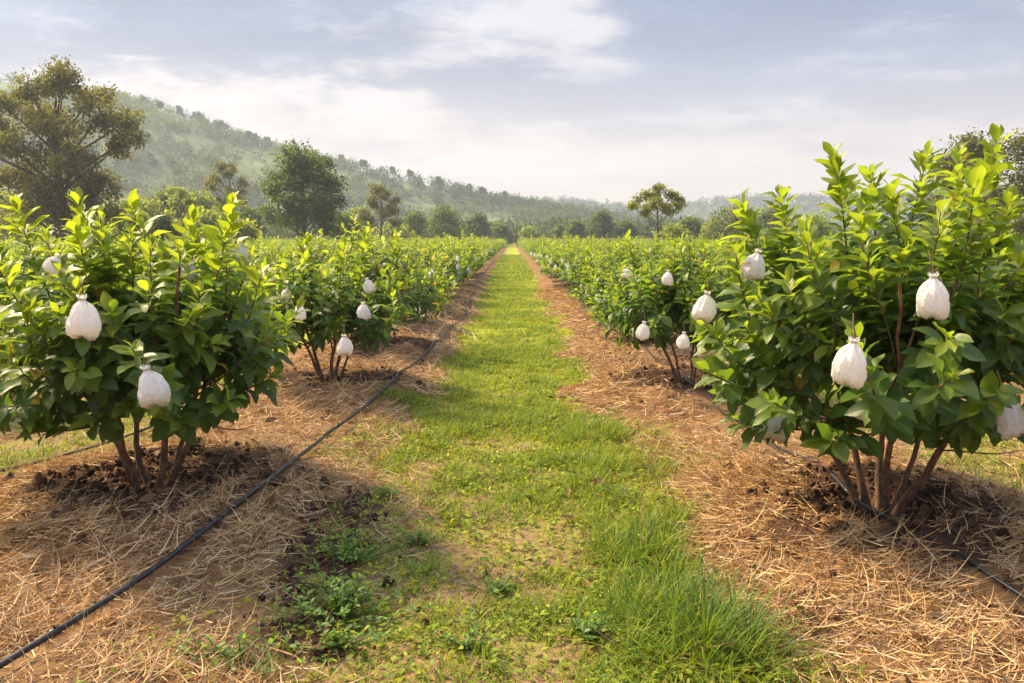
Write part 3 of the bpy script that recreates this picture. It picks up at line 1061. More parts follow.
def straw_patch(n, xlo, xhi, ylo, yhi, lmin, lmax, wmin, wmax, seg):
    x = g.uniform(xlo, xhi, n)
    y = g.uniform(ylo, yhi, n)
    r_, mu, so_, gr = masks(x, y)
    dens = mu * (1 - 0.94 * np.sqrt(so_))
    patch = 0.35 + 0.65 * sstep(fbm(x * 2.3 + 9, y * 2.3, 3), 0.36, 0.54)
    ok = g.random(n) < dens * patch + 0.035 * (0.4 + 1.6 * sstep(fbm(x * 1.9 + 70, y * 1.9, 2), .42, .6))
    for hx_, hy_ in HOSE_LINES:                    # the hose lies on top of the straw
        ok &= np.abs(x - np.interp(y, hy_, hx_)) > (0.085 if hx_[0] > 0 else 0.06)
    x, y, r_ = x[ok], y[ok], r_[ok]
    k = len(x)
    # straw lies roughly round its mound, tossed
    near = near_b[np.argmin(np.hypot(x[:, None] - near_b[None, :, 0], y[:, None] - near_b[None, :, 1]), axis=1)]
    az = np.arctan2(y - near[:, 1], x - near[:, 0]) + math.pi / 2 + g.normal(0, 1.15, k)
    flow = (fbm(x * 1.1, y * 1.1, 2) - 0.5) * 5
    az = az + flow * 0.5
    L = lmin + (lmax - lmin) * g.random(k) ** 1.8
    D = np.stack([np.cos(az), np.sin(az), g.normal(0.02, 0.13, k)], -1)
    N = np.stack([g.normal(0, 1.1, k), g.normal(0, 1.1, k), np.full(k, 0.8)], -1)
    P = np.stack([x, y, ground_z(x, y) + g.uniform(0.002, 0.03, k)], -1) - D * (L * 0.5)[:, None] * np.array([1, 1, 0.6])
    P[:, 2] = np.maximum(P[:, 2], ground_z(P[:, 0], P[:, 1]) + 0.002)
    E = P + D * L[:, None]
    D[:, 2] += np.maximum(0, ground_z(E[:, 0], E[:, 1]) + 0.004 - E[:, 2]) / L
    C = STRAW[g.integers(0, 5, k)] * g.uniform(0.7, 1.2, (k, 1))
    straw_mb.leaves(P, D, N, L, g.uniform(wmin, wmax, k), g.normal(0, 0.42, k), C, seg, 0, 'blade')


straw_patch(120000, -4.2, -0.4, 2.1, 6.4, 0.05, 0.24, 0.0026, 0.0056, 5)
straw_patch(120000, 0.5, 4.2, 2.1, 6.2, 0.05, 0.24, 0.0026, 0.0056, 5)
straw_patch(26000, -3.4, -0.4, 6.4, 11, 0.10, 0.26, 0.004, 0.007, 3)
straw_patch(26000, 0.5, 3.4, 6.2, 11, 0.10, 0.26, 0.004, 0.007, 3)
straw_patch(16000, -2.9, -0.5, 11, 24, 0.14, 0.32, 0.008, 0.013, 2)
straw_patch(16000, 0.5, 2.9, 11, 24, 0.14, 0.32, 0.008, 0.013, 2)
n = 2600
x = g.uniform(-4, 4, n)
y = 2.2 + 8 * g.random(n) ** 1.3
r_, mu, so_, gr = masks(x, y)
ok = g.random(n) < (0.15 + 0.85 * np.maximum(mu * 0.6, so_))
x, y = x[ok], y[ok]
k = len(x)
az = g.uniform(0, 6.28, k)
L = g.uniform(0.04, 0.11, k)
straw_mb.leaves(np.stack([x, y, ground_z(x, y) + g.uniform(0.01, 0.035, k)], -1), np.stack([np.cos(az), np.sin(az), g.normal(0.05, 0.15, k)], -1), np.array([0, 0, 1.0]) + g.normal(0, 0.45, (k, 3)), L, L * 0.45, g.normal(0, 0.3, k),
                np.array([[0.17, 0.09, 0.04], [0.25, 0.15, 0.06], [0.10, 0.055, 0.03]])[g.integers(0, 3, k)] * g.uniform(.7, 1.3, (k, 1)), 4, 0.4)
tag(straw_mb.build('straw_mulch', M_STRAW), 'dry golden straw mulch spread around the bushes', 'straw', kind='stuff')

clod_mb = MB()
ph = np.linspace(0, math.pi, 6)
tt = np.arange(8) / 8 * 2 * math.pi
SV = np.stack([np.outer(np.sin(ph), np.cos(tt)), np.outer(np.sin(ph), np.sin(tt)), np.outer(np.cos(ph), np.ones(8))], -1).reshape(-1, 3)
ii = np.arange(5)[:, None] * 8
jj = np.arange(8)[None, :]
SF = np.stack([ii + jj, ii + 8 + jj, ii + 8 + (jj + 1) % 8, ii + (jj + 1) % 8], -1).reshape(-1, 4)
for b in near_b[np.argsort(np.hypot(near_b[:, 0], near_b[:, 1]))][:14]:
    d = math.hypot(b[0], b[1])
    for _ in range(int(1500 if d < 6 else 160)):
        a_ = g.uniform(0, 6.28)
        q = abs(g.normal(0, 0.39)) + 0.05
        x, y = b[0] + math.cos(a_) * q, b[1] + math.sin(a_) * q
        s_ = min(0.005 + g.exponential(0.0075), 0.040)
        V = SV * (1 + 0.55 * (g.random((48, 1)) - 0.5) + 0.25 * np.sin(SV[:, [1]] * 4 + g.uniform(0, 6)) + 0.2 * np.sin(SV[:, [0]] * 5 + g.uniform(0, 6))) * s_ * g.uniform(0.6, 1.2, 3)
        clod_mb.add(V + np.array([x, y, float(ground_z(x, y)) + s_ * 0.3 + 0.008]), SF, np.array([0.085, 0.042, 0.024]) * g.uniform(0.35, 1.5))
for _ in range(2200):
    x, y = g.uniform(-1.35, -0.35), g.uniform(2.2, 5.0)
    if g.random() > float(masks(x, y)[2]) + 0.03:
        continue
    s_ = min(0.004 + g.exponential(0.006), 0.03)
    V = SV * (1 + 0.55 * (g.random((48, 1)) - 0.5) + 0.25 * np.sin(SV[:, [1]] * 4 + g.uniform(0, 6))) * s_ * g.uniform(0.6, 1.2, 3)
    clod_mb.add(V + np.array([x, y, float(ground_z(x, y)) + s_ * 0.3 + 0.006]), SF, np.array([0.085, 0.045, 0.026]) * g.uniform(0.4, 1.5))
tag(clod_mb.build('soil_clods', M_CLOD, smooth=True), 'dark brown crumbs of soil around the stems', 'soil', kind='stuff')

grass_mb = MB()
GA = np.array([0.12, 0.215, 0.018])
GB = np.array([0.39, 0.43, 0.028])
GC = np.array([0.33, 0.25, 0.10])


def grass_patch(n, xlo, xhi, ylo, yhi, hmin, hmax, wmin, wmax, seg, thresh=0.45, edge=0.62, amount=1.0, per=5):
    x = g.uniform(xlo, xhi, n)
    y = g.uniform(ylo, yhi, n)
    r_, mu, so_, gr = masks(x, y)
    cl_ = 0.55 * fbm(x * 1.5 + 3, y * 1.5 + 8, 3) + 0.45 * fbm(x * 5 + 1, y * 5 + 2, 2)
    d = gr ** 2 * (0.16 + 0.84 * sstep(cl_, thresh - 0.12, thresh + 0.14)) * amount + 0.004 * (y > 5.5)
    # the lower left of the lane is trodden and bare
    bare = sstep(-x + 0.12 * (y - 2.6) + 1.2 * (fbm(x * 1.7 + 50, y * 1.7, 3) - 0.5), -0.35, 0.35) * sstep(y, 6.4, 4.6) * (np.abs(x) < 2)
    d = d * (1 - 0.62 * bare)
    ok = g.random(n) < d
    x, y, cl_ = x[ok], y[ok], cl_[ok]
    k = len(x)
    x = np.repeat(x, per)
    y = np.repeat(y, per)
    cl_ = np.repeat(cl_, per)
    k = len(x)
    spread = 0.020 + 0.0015 * y
    x = x + g.normal(0, 1, k) * spread
    y = y + g.normal(0, 1, k) * spread
    az = g.uniform(0, 6.28, k)
    tilt = np.abs(g.normal(0.72, 0.36, k))
    D = np.stack([np.cos(az) * np.sin(tilt), np.sin(az) * np.sin(tilt), np.cos(tilt)], -1)
    N = np.stack([-np.cos(az), -np.sin(az), 0.3 + 0 * az], -1) + g.normal(0, 0.3, (k, 3))
    lush = sstep(cl_, 0.42, 0.62)
    Hh = g.uniform(hmin, hmax, k) * (0.6 + 0.7 * lush)
    y_ = np.clip(g.normal(0.62, 0.25, k) - 0.35 * lush, 0, 1)[:, None]
    C = GA * (1 - y_) + GB * y_
    dry = g.random(k) < 0.07
    C[dry] = GC
    C = C * g.uniform(0.8, 1.2, (k, 1))
    grass_mb.leaves(np.stack([x, y, ground_z(x, y) - 0.005], -1), D, N, Hh, g.uniform(wmin, wmax, k), -g.uniform(0.05, 0.75, k), C, seg, 0, 'blade')


grass_patch(34000, -1.5, 1.5, 2.2, 6.0, 0.025, 0.09, 0.003, 0.008, 4, 0.48, per=4)
grass_patch(32000, -1.3, 1.3, 5.6, 12, 0.04, 0.10, 0.005, 0.011, 3, 0.38)
grass_patch(20000, -1.2, 1.2, 12, 30, 0.05, 0.11, 0.010, 0.02, 2, 0.38)
grass_patch(12000, -1.2, 1.2, 30, 80, 0.06, 0.12, 0.03, 0.05, 2, 0.36)
grass_patch(12000, -6, -2.4, 4.5, 12, 0.04, 0.10, 0.006, 0.012, 2, 0.42)
grass_patch(12000, 2.4, 6, 4.0, 12, 0.04, 0.10, 0.006, 0.012, 2, 0.42)
grass_patch(3400, 0.45, 1.12, 2.3, 6.6, 0.06, 0.19, 0.004, 0.009, 4, 0.50, per=5)     # lusher along the right edge
grass_patch(1500, -1.0, -0.3, 5.0, 9.0, 0.07, 0.14, 0.005, 0.008, 4, 0.46, per=5)
# small broad leaves of clover and creeping weeds among the blades
n = 60000
x = g.uniform(-1.5, 1.5, n)
y = 2.2 + 9 * g.random(n) ** 1.4
r_, mu, so_, gr = masks(x, y)
cl_ = fbm(x * 2.6 + 31, y * 2.6 + 12, 3)
bare = sstep(-x + 0.12 * (y - 2.6) + 1.2 * (fbm(x * 1.7 + 50, y * 1.7, 3) - 0.5), -0.35, 0.35) * sstep(y, 6.4, 4.6)
ok = g.random(n) < gr ** 2 * (0.05 + 0.95 * sstep(cl_, 0.48, 0.60)) * (1 - 0.45 * bare) * 0.75
x, y, cl_ = x[ok], y[ok], cl_[ok]
k = len(x)
az = g.uniform(0, 6.28, k)
el = g.uniform(-0.1, 0.8, k)
D = np.stack([np.cos(az) * np.cos(el), np.sin(az) * np.cos(el), np.sin(el)], -1)
y_ = np.clip(g.normal(0.5, 0.3, k), 0, 1)[:, None]
C = (GA * (1 - y_) + GB * y_) * g.uniform(0.75, 1.15, (k, 1))
L = g.uniform(0.014, 0.038, k) * (1 + 0.06 * y)
grass_mb.leaves(np.stack([x, y, ground_z(x, y) + g.uniform(0.0, 0.045, k)], -1), D, np.array([0, 0, 1.0]) + g.normal(0, 0.35, (k, 3)), L, L * g.uniform(.35, .6, k), -0.2, C, 3, 0.2)
tag(grass_mb.build('grass', M_GRASS), 'short sunlit grass covering the lane between the rows', 'grass', kind='stuff')


# countable weeds and tufts
def tuft(px, py, n, h, spread, label, name='grass_tuft', wide=0.006):
    # ground point under the pixel
    v = (341.5 - py) / F_PX
    u = (px - 512) / F_PX
    d = np.array([u, cp + v * sp, -sp + v * cp])
    s_ = -EYE / d[2]
    cx, cy = d[0] * s_, d[1] * s_
    mb = MB()
    q = np.minimum(np.abs(g.normal(0, spread, n)), spread * g.uniform(1.2, 1.7, n))
    a_ = g.uniform(0, 6.28, n)
    x = q * np.cos(a_)
    y = q * np.sin(a_)
    az = a_ + g.normal(0, 0.6, n)
    tilt = np.abs(g.normal(0.38, 0.28, n)) + q * 0.8
    D = np.stack([np.cos(az) * np.sin(tilt), np.sin(az) * np.sin(tilt), np.cos(tilt)], -1)
    N = np.stack([-np.cos(az), -np.sin(az), 0.3 + 0 * az], -1) + g.normal(0, 0.3, (n, 3))
    y_ = np.clip(g.normal(0.35, 0.25, n), 0, 1)[:, None]
    C = (np.array([0.085, 0.17, 0.024]) * (1 - y_) + np.array([0.21, 0.29, 0.04]) * y_) * g.uniform(.8, 1.2, (n, 1))
    mb.leaves(np.stack([x, y, ground_z(cx + x, cy + y) - float(ground_z(cx, cy)) - 0.006], -1), D, N, h * g.uniform(0.5, 1.15, n), wide * g.uniform(.7, 1.4, n), -g.uniform(0.1, 0.6, n), C, 5, 0, 'blade')
    o = mb.build(name, M_GRASS)
    o.location = (cx, cy, float(ground_z(cx, cy)))
    tag(o, label, 'grass tuft', 'taller grass tufts in the lane')
    return o


tuft(706, 648, 360, 0.30, 0.19, 'tallest bright green grass tuft, by the right straw mound at the lane\'s front')
tuft(672, 612, 320, 0.24, 0.18, 'long bladed tuft just left of the tallest one')
tuft(645, 560, 280, 0.19, 0.17, 'green tuft behind the tallest ones on the lane\'s right side')
tuft(612, 500, 200, 0.13, 0.12, 'low spreading tuft on the lane\'s right edge beyond the tall ones')
tuft(752, 655, 200, 0.20, 0.07, 'tuft at the foot of the right straw mound by the picture\'s lower edge')
tuft(582, 468, 180, 0.12, 0.10, 'farthest of the loose tufts on the lane\'s right edge')


def weed(px, py, n, h, spread, label):
    """low broad-leaved weed: several leafy stalks"""
    v = (341.5 - py) / F_PX
    u = (px - 512) / F_PX
    d = np.array([u, cp + v * sp, -sp + v * cp])
    s_ = -EYE / d[2]
    cx, cy = d[0] * s_, d[1] * s_
    root = empty('leafy_weed', (cx, cy, float(ground_z(cx, cy))))
    st, lf = MB(), MB()
    LP, LD, LN, LL, LC = [], [], [], [], []
    for k in range(n):
        a_ = g.uniform(0, 6.28)
        q = abs(g.normal(0, spread))
        b0 = np.array([q * math.cos(a_) * 0.35, q * math.sin(a_) * 0.35, 0])
        b0[2] = float(ground_z(cx + b0[0], cy + b0[1])) - root.location[2] - 0.004
        hh_ = h * g.uniform(0.5, 1.1)
        tip = b0 + np.array([math.cos(a_) * q * 0.8, math.sin(a_) * q * 0.8, hh_]) + g.normal(0, 0.012, 3)
        P = bezier(b0, b0 + np.array([0, 0, hh_ * .4]), tip - np.array([0, 0, hh_ * .3]), tip, 7)
        st.tube(P, np.linspace(0.0025, 0.001, 7), 4, (0.07, 0.11, 0.03))
        nl = int(hh_ / 0.012) + 4
        f = np.linspace(0.2, 1, nl)
        pos_ = np.stack([np.interp(f * 6, np.arange(7), P[:, c]) for c in range(3)], -1)
        an = np.arange(nl) * 2.2 + g.uniform(0, 6)
        el = g.uniform(0.05, 0.7, nl) + 0.4 * (f > .9)
        LP.append(pos_)
        LD.append(np.stack([np.cos(an) * np.cos(el), np.sin(an) * np.cos(el), np.sin(el)], -1))
        LN.append(np.array([0, 0, 1.0]) + g.normal(0, 0.3, (nl, 3)))
        LL.append(g.uniform(0.022, 0.045, nl))
        y_ = np.clip(f * 0.8 + g.normal(0, .2, nl), 0, 1)[:, None]
        LC.append(np.array([0.075, 0.155, 0.03]) * (1 - y_) + np.array([0.17, 0.27, 0.05]) * y_)
    LL = np.concatenate(LL)
    lf.leaves(np.concatenate(LP), np.concatenate(LD), np.concatenate(LN), LL, LL * 0.42, -0.15, np.concatenate(LC), 3, 0.2)
    st.build('stalk', M_GRASS, root)
    lf.build('foliage', M_LEAF, root)
    return tag(root, label, 'weed', 'low leafy weeds beside the mounds')


weed(340, 612, 46, 0.15, 0.20, 'bushiest leafy weed on bare soil right of the left straw mound')
weed(352, 562, 26, 0.12, 0.14, 'smaller leafy weed just behind the bushiest one')
weed(240, 665, 20, 0.09, 0.16, 'low weed growing out of the left mound\'s front straw')
weed(335, 648, 20, 0.08, 0.14, 'low weed in front of the bushiest one')
weed(420, 545, 16, 0.07, 0.09, 'flat weed patch on the lane\'s left half')
weed(500, 590, 16, 0.07, 0.09, 'flat weed in the middle of the lane\'s front')
weed(470, 650, 14, 0.06, 0.09, 'weed nearest the picture\'s lower edge in mid lane')
weed(590, 640, 16, 0.08, 0.09, 'weed left of the tall grass tufts')
weed(385, 500, 14, 0.07, 0.08, 'weed at the lane\'s left edge beside the straw mound')

# ------------------------------------------------------------------ trees
def grow_tree(seed, H, W, crown_lo, style='round', cols=((0.03, 0.055, 0.016), (0.075, 0.105, 0.028)), leaf=0.30, n=4200, lobes=None, trunk_r=None):
    """tapered trunk with limbs; a crown of leaf-sized faces in clumps. H height, W crown width, crown_lo: underside height"""
    g = rnd(seed)
    tr = MB()
    cr = MB()
    r0 = trunk_r or H * 0.022
    top = np.array([g.normal(0, W * 0.03), g.normal(0, W * 0.03), H * 0.80])
    tt = np.linspace(0, 1, 9)
    TP = np.stack([top[0] * tt + 0.02 * W * np.sin(tt * 5 + seed), top[1] * tt, -0.3 + (top[2] + 0.3) * tt], -1)
    tr.tube(TP, r0 * (1 - 0.85 * tt) + r0 * 0.4 * np.exp(-tt * 12), 8)
    # lobe centres (x, y, z, radius)
    if lobes is None:
        lobes = []
        nl = {'round': 26, 'open': 13, 'slender': 11}[style]
        hc = (H - crown_lo)
        for k in range(nl):
            a_ = k * 2.399 + g.uniform(-.3, .3)
            f = (k + 0.5) / nl
            if style == 'round':
                zz = crown_lo + hc * (0.13 + 0.74 * f)
                rad = W * 0.34 * math.sin(math.pi * min(1, 0.25 + 0.72 * f)) ** 0.7
                lr = W * g.uniform(0.15, 0.22)
            elif style == 'open':
                zz = crown_lo + hc * (0.15 + 0.72 * f) + g.normal(0, hc * .04)
                rad = W * 0.38 * (1 - 0.55 * f ** 2)
                lr = W * g.uniform(0.10, 0.17)
            else:
                zz = crown_lo + hc * (0.1 + 0.78 * f)
                rad = W * 0.30 * (1 - 0.7 * f)
                lr = W * g.uniform(0.14, 0.22)
            rad *= g.uniform(0.8, 1.05) if style == 'round' else g.uniform(0.55, 1.1)
            lobes.append((math.cos(a_) * rad, math.sin(a_) * rad, min(zz, H - lr * 0.8), lr))
    wts = np.array([l[3] ** 2 for l in lobes])
    wts = wts / wts.sum()
    for (lx, ly, lz, lr), wt in zip(lobes, wts):
        C0 = np.array([lx, ly, lz])
        # limb to the lobe
        f = np.clip((lz - H * 0.18) / (H * 0.9), 0.12, 0.85)
        A = np.array([np.interp(f * 8, np.arange(9), TP[:, c]) for c in range(3)])
        rl = r0 * (1 - 0.8 * f) * 0.5
        B = bezier(A, A + (C0 - A) * 0.35 + np.array([0, 0, (lz - A[2]) * 0.1]), C0 - np.array([0, 0, lr * 0.5]), C0 + np.array([0, 0, lr * .3]), 8)
        tr.tube(B, np.linspace(rl, rl * 0.22, 8), 5)
        nc = 9
        cc = unit(g.normal(size=(nc, 3))) * (g.random((nc, 1)) ** 0.4) * lr * np.array([1, 1, 0.75]) * 0.85 + C0
        for q in cc[:6]:
            tr.tube([B[5], (B[5] + q) / 2 + g.normal(0, lr * .06, 3), q], [rl * 0.3, rl * 0.2, rl * 0.08], 4)
        k = int(n * wt / nc)
        for q in cc:
            pts = q + g.normal(0, 1, (k, 3)) * lr * np.array([0.27, 0.27, 0.19])
            out = unit(pts - C0)
            D = unit(g.normal(0, 1, (k, 3)) + out * 0.5 + np.array([0, 0, -0.25]))
            N = out * 0.7 + np.array([0, 0, 0.6]) + g.normal(0, 0.5, (k, 3))
            mixv = np.clip(g.normal(0.5, 0.3, (k, 1)), 0, 1)
            col = np.array(cols[0]) * (1 - mixv) + np.array(cols[1]) * mixv
            L = leaf * g.uniform(0.6, 1.35, k)
            cr.leaves(pts, D, N, L, L * 0.6, -0.15, col * g.uniform(0.85, 1.15), 2, 0.25)
    return tr, cr


def tree_at(name, px, depth, label, tr, cr, sc_=1.0, z=None, cat='tree', group=None, rz=0.0):
    x = (px - 512) / F_PX * depth
    o = empty(name, (x, depth, 0.0 if z is None else z), rz)
    tr.build('trunk', M_BARK, o)
    cr.build('crown', M_TREELEAF, o)
    tag(o, label, cat, group)
    return o


def hgt(py, depth):
    return EYE + (HORIZON_PY - py) / F_PX * depth


OLIVE = ((0.09, 0.10, 0.024), (0.21, 0.185, 0.042))
DARK = ((0.066, 0.098, 0.02), (0.15, 0.175, 0.034))
MIDG = ((0.075, 0.11, 0.022), (0.165, 0.195, 0.04))
LIGHT = ((0.17, 0.22, 0.03), (0.34, 0.36, 0.06))

# big spreading tree on the left, its lobes where the photograph shows them
d = 60.0
s_ = d / F_PX


def lobe(px, py, rpx, dy=0.0):
    return ((px - 66) * s_, dy, EYE + (HORIZON_PY - py - 9) * s_, rpx * 1.18 * s_)


lb = [lobe(78, 82, 20), lobe(96, 88, 17, 1.5), lobe(60, 92, 16, -1.5), lobe(45, 105, 16, 1), lobe(18, 98, 17), lobe(5, 118, 17, 1), lobe(-12, 135, 18, -1), lobe(112, 118, 17, -1),
      lobe(132, 112, 14, 1), lobe(136, 132, 13, 0), lobe(118, 140, 12, 1), lobe(70, 118, 22, 0), lobe(35, 138, 19, -2), lobe(62, 150, 24, 1), lobe(95, 155, 17, -2), lobe(92, 182, 22, 1), lobe(50, 180, 24, -1),
      lobe(20, 165, 20, 1), lobe(75, 205, 22, 0), lobe(108, 178, 16, 0), lobe(112, 203, 14, 0), lobe(-5, 180, 18, 0), lobe(30, 205, 16, 1), lobe(80, 70, 10, 0)]
tr, cr = grow_tree(1, hgt(66, d), 13, 2.5, lobes=lb, cols=OLIVE, leaf=0.25, n=30000, trunk_r=0.5)
tree_at('spreading_tree', 66, d, 'tallest spreading tree with open olive brown crown rising over the left bushes', tr, cr)
d = 75.0
tr, cr = grow_tree(2, hgt(143, d), 84 / F_PX * d, 1.6, 'round', DARK, 0.30, 13000)
tree_at('round_tree', 307, d, 'dense dark round crowned tree standing behind the left rows', tr, cr)
d = 105.0
tr, cr = grow_tree(3, hgt(160, d), 54 / F_PX * d, 4.2, 'open', OLIVE, 0.34, 3000)
tree_at('umbrella_tree', 232, d, 'olive umbrella shaped tree between the tallest tree and the dense round one', tr, cr)
tr, cr = grow_tree(4, hgt(183, 110), 46 / F_PX * 110, 2.5, 'open', OLIVE, 0.36, 3200)
tree_at('loose_tree', 383, 110, 'loose pale olive tree just right of the dense round tree', tr, cr)
tr, cr = grow_tree(5, hgt(180, 85), 46 / F_PX * 85, 2.0, 'open', LIGHT, 0.32, 2200)
tree_at('slender_tree', 186, 85, 'slender light green tree in front of the hillside left of the umbrella tree', tr, cr)
s6 = 68 / F_PX
lb = [((px - 655) * s6, dy, EYE + (HORIZON_PY - py) * s6, rp * s6) for px, py, rp, dy in [(656, 190, 7, 0), (644, 196, 8, .6), (668, 195, 8, -.5), (633, 207, 7, 0), (677, 206, 7, .4), (655, 203, 9, -.6), (643, 213, 6, -.5), (667, 213, 7, .5), (655, 197, 8, .9), (650, 210, 7, 1.2), (661, 208, 7, -1.3), (636, 200, 5, .7), (675, 199, 5, -.6)]]
tr, cr = grow_tree(6, hgt(185, 68), 5, 2.6, lobes=lb, cols=((0.15, 0.17, 0.024), (0.33, 0.30, 0.05)), leaf=0.20, n=5200, trunk_r=0.13)
tree_at('lone_tree', 655, 68, 'sunlit yellow green lone tree with bare trunk above the right rows', tr, cr)
tr, cr = grow_tree(7, hgt(128, 58), 150 / F_PX * 58, 1.5, 'open', ((0.07, 0.085, 0.02), (0.16, 0.16, 0.036)), 0.25, 12000)
tree_at('spreading_tree', 975, 58, 'big olive tree rising behind the tall right bush', tr, cr)

GT = 'trees along the far edge of the orchard'
small = [  # px, top py, width px, depth, style, colours, label
    (446, 203, 44, 130, 'round', DARK, 'dark rounded tree right of the loose pale olive tree'),
    (416, 210, 34, 135, 'round', MIDG, 'mid green low tree left of the dark rounded tree, before the hill foot'),
    (478, 212, 30, 145, 'round', DARK, 'small dark tree nearest the lane\'s end on its left'),
    (601, 208, 28, 150, 'round', DARK, 'small dark round tree between the lane\'s end and the lone tree'),
    (575, 219, 24, 155, 'round', MIDG, 'low green tree right of the lane\'s end'),
    (560, 224, 20, 160, 'round', DARK, 'lowest dark tree beside the lane\'s end on its right'),
    (690, 216, 34, 125, 'round', MIDG, 'hazy green tree right of the lone tree'),
    (625, 220, 24, 150, 'round', MIDG, 'low tree just left of the lone tree'),
    (735, 204, 58, 105, 'round', DARK, 'wide dark tree against the far hills left of the tall right bush'),
    (770, 206, 44, 115, 'round', MIDG, 'rounded green tree partly hidden behind the tall right bush'),
    (710, 220, 30, 118, 'round', LIGHT, 'pale low tree in front of the wide dark tree'),
    (1015, 178, 70, 75, 'round', LIGHT, 'pale green tree at the photo\'s right edge below the big olive tree'),
    (955, 200, 70, 72, 'round', MIDG, 'broad green tree low behind the tall right bush'),
    (810, 212, 50, 100, 'round', LIGHT, 'light tree glimpsed behind the left shoots of the tall right bush'),
    (150, 195, 56, 78, 'round', LIGHT, 'light green brushy tree at the right foot of the tallest tree'),
    (165, 212, 40, 70, 'round', DARK, 'dark low tree before the light brushy one'),
    (215, 208, 46, 82, 'round', LIGHT, 'pale brushy tree below the umbrella tree'),
    (250, 205, 40, 95, 'round', MIDG, 'green tree filling the gap left of the dense round tree'),
    (118, 205, 50, 80, 'round', LIGHT, 'bright brush under the right limbs of the tallest tree'),
    (15, 190, 70, 80, 'round', LIGHT, 'light green tree under the tallest tree at the photo\'s left edge'),
    (345, 212, 36, 100, 'round', MIDG, 'green low tree at the right foot of the dense round tree'),
    (135, 205, 44, 66, 'round', LIGHT, 'bright brush in front of the light green brushy tree'),
    (205, 188, 40, 96, 'round', LIGHT, 'tall pale green tree just left of the umbrella tree'),
    (242, 218, 44, 70, 'round', LIGHT, 'lowest bright brush between the tallest tree and the dense round one'),
    (172, 186, 40, 100, 'round', MIDG, 'hazy green tree behind the slender light green one'),
    (360, 205, 36, 130, 'round', LIGHT, 'pale far tree between the dense round tree and the loose olive one'),
    (500, 222, 30, 158, 'round', MIDG, 'green brush touching the lane\'s far end'),
    (530, 226, 26, 158, 'round', LIGHT, 'pale brush just right of the lane\'s far end'),
    (672, 224, 40, 90, 'round', LIGHT, 'pale brush under the lone tree\'s right side'),
    (395, 222, 40, 120, 'round', LIGHT, 'pale brush below the loose pale olive tree'),
]
for k, (px, py, wpx, d, st, cols, lab) in enumerate(small):
    H = hgt(py, d)
    tr, cr = grow_tree(20 + k, H, wpx / F_PX * d, H * 0.10, st, cols, 0.32 + d * 0.0008, 2600)
    tree_at('edge_tree', px, d, lab, tr, cr, group=GT)

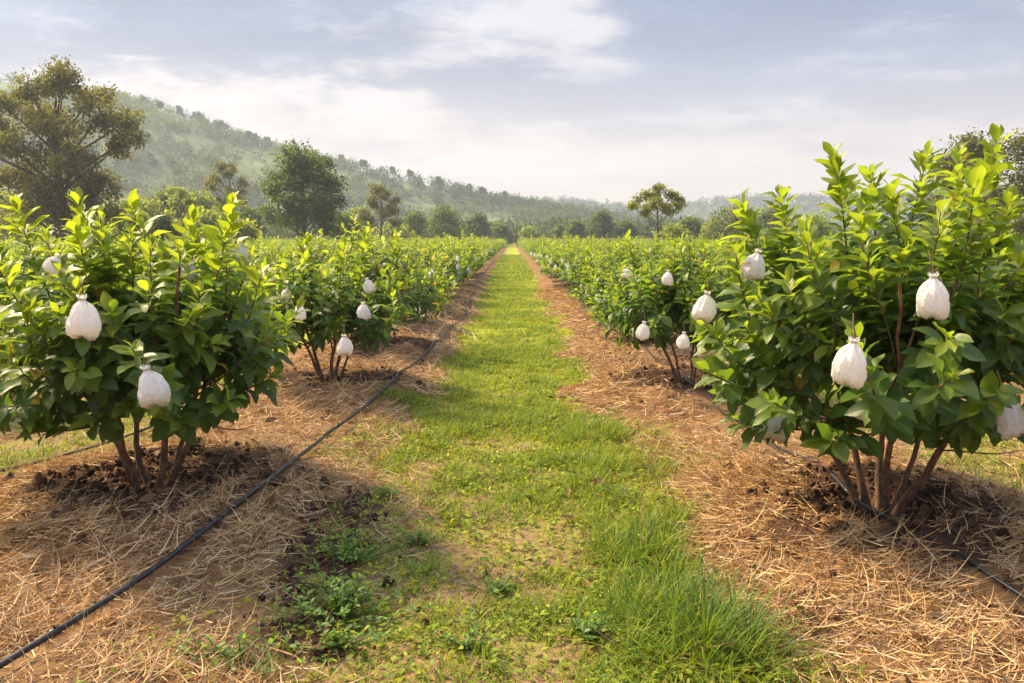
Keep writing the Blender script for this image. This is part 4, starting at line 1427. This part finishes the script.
# ridge trees standing clear on the skyline of the left hill
ridge = [(189, 113, 12), (206, 119, 15), (227, 126, 15), (255, 140, 9), (262, 139, 9), (273, 142, 13), (170, 110, 9), (155, 105, 8), (345, 161, 8), (366, 167, 9), (395, 176, 8), (412, 178, 9), (440, 184, 9), (470, 190, 8), (483, 194, 9), (505, 200, 7)]
rlab = ['first', 'second', 'third', 'fourth', 'fifth', 'sixth', 'seventh', 'eighth', 'ninth', 'tenth', 'eleventh', 'twelfth', 'thirteenth', 'fourteenth', 'fifteenth', 'sixteenth']
rank = {px: i for i, px in enumerate(sorted(q[0] for q in ridge))}
for k, (px, py, wpx) in enumerate(ridge):
    x = (px - 512) / F_PX * RIDGE_D
    gz_ = float(hill_z(np.array([x]), np.array([RIDGE_D]))[0])
    H = max((HORIZON_PY - py + (3.5 if px in (189, 206, 227) else 0.5 + 1.5 * (k % 3))) / F_PX * RIDGE_D + EYE - gz_, 7.0)
    tr, cr = grow_tree(60 + k, H, wpx / F_PX * RIDGE_D * (0.8 + 0.35 * (k * 7 % 5) / 4), H * (0.25 + 0.07 * (k % 4)), 'open', ((0.04, 0.06, 0.018), (0.10, 0.12, 0.03)), 0.75, 1000)
    tree_at('ridge_tree', px, RIDGE_D, '%s tree from the left standing clear on the hill skyline' % rlab[rank[px]], tr, cr, z=gz_ - 0.5, group='trees on the hill skyline')

# the woods on the slopes read as one mass
g = rnd(8)
wood = MB()


def woodland(n, fx, ysl, zfun, size, per, leaf, cover=0.42):
    y = g.uniform(*ysl, n)
    x = g.uniform(*fx, n)
    ok = (np.abs(x) < 0.72 * y + 20) & (fbm(x * 0.018 + 5, y * 0.018, 3) + g.normal(0, 0.06, n) > cover)
    x, y = x[ok], y[ok]
    z = zfun(x, y)
    ok = z > 0.4
    x, y, z = x[ok], y[ok], z[ok]
    k = len(x)
    s = g.uniform(*size, k)
    c0 = np.array([0.018, 0.040, 0.014])
    c1 = np.array([0.085, 0.118, 0.028])
    tone = np.clip(g.normal(0.4, 0.22, (k, 1)) + 2.4 * (fbm(x * 0.022 + 3, y * 0.022 + 8, 3) - 0.5)[:, None], 0, 1)
    C = np.repeat(c0 * (1 - tone) + c1 * tone, per, axis=0)
    S = np.repeat(s, per)
    dirs = unit(g.normal(0, 1, (k * per, 3)))
    rr_ = g.random((k * per, 1)) ** 0.35
    P = np.stack([np.repeat(x, per), np.repeat(y, per), np.repeat(z, per) + S * 0.5], -1) + dirs * rr_ * S[:, None] * np.array([0.5, 0.5, 0.45])
    D = unit(g.normal(0, 1, (k * per, 3)) + dirs * 0.5)
    L = leaf * S * g.uniform(0.6, 1.3, k * per)
    wood.leaves(P, D, dirs + np.array([0, 0, 0.7]), L, L * 0.8, -0.1, C * g.uniform(.85, 1.15, (k * per, 1)), 1, 0, 'blade')


woodland(9500, (-420, 180), (225, 460), hill_z, (2.6, 7.0), 48, 0.17, 0.40)
woodland(4200, (-420, 800), (700, 960), far_z, (6, 12.0), 22, 0.26, 0.34)
woodland(900, (-180, 60), (165, 235), lambda x, y: 0.5 + 0 * x, (3.0, 6.5), 60, 0.17, 0.40)
woodland(1300, (-30, 260), (170, 330), lambda x, y: 0.5 + 0 * x, (3.0, 6.5), 46, 0.2, 0.40)
tag(wood.build('hillside_woods', M_TREELEAF), 'scrubby woods covering the hazy hillsides', 'woods', kind='stuff')
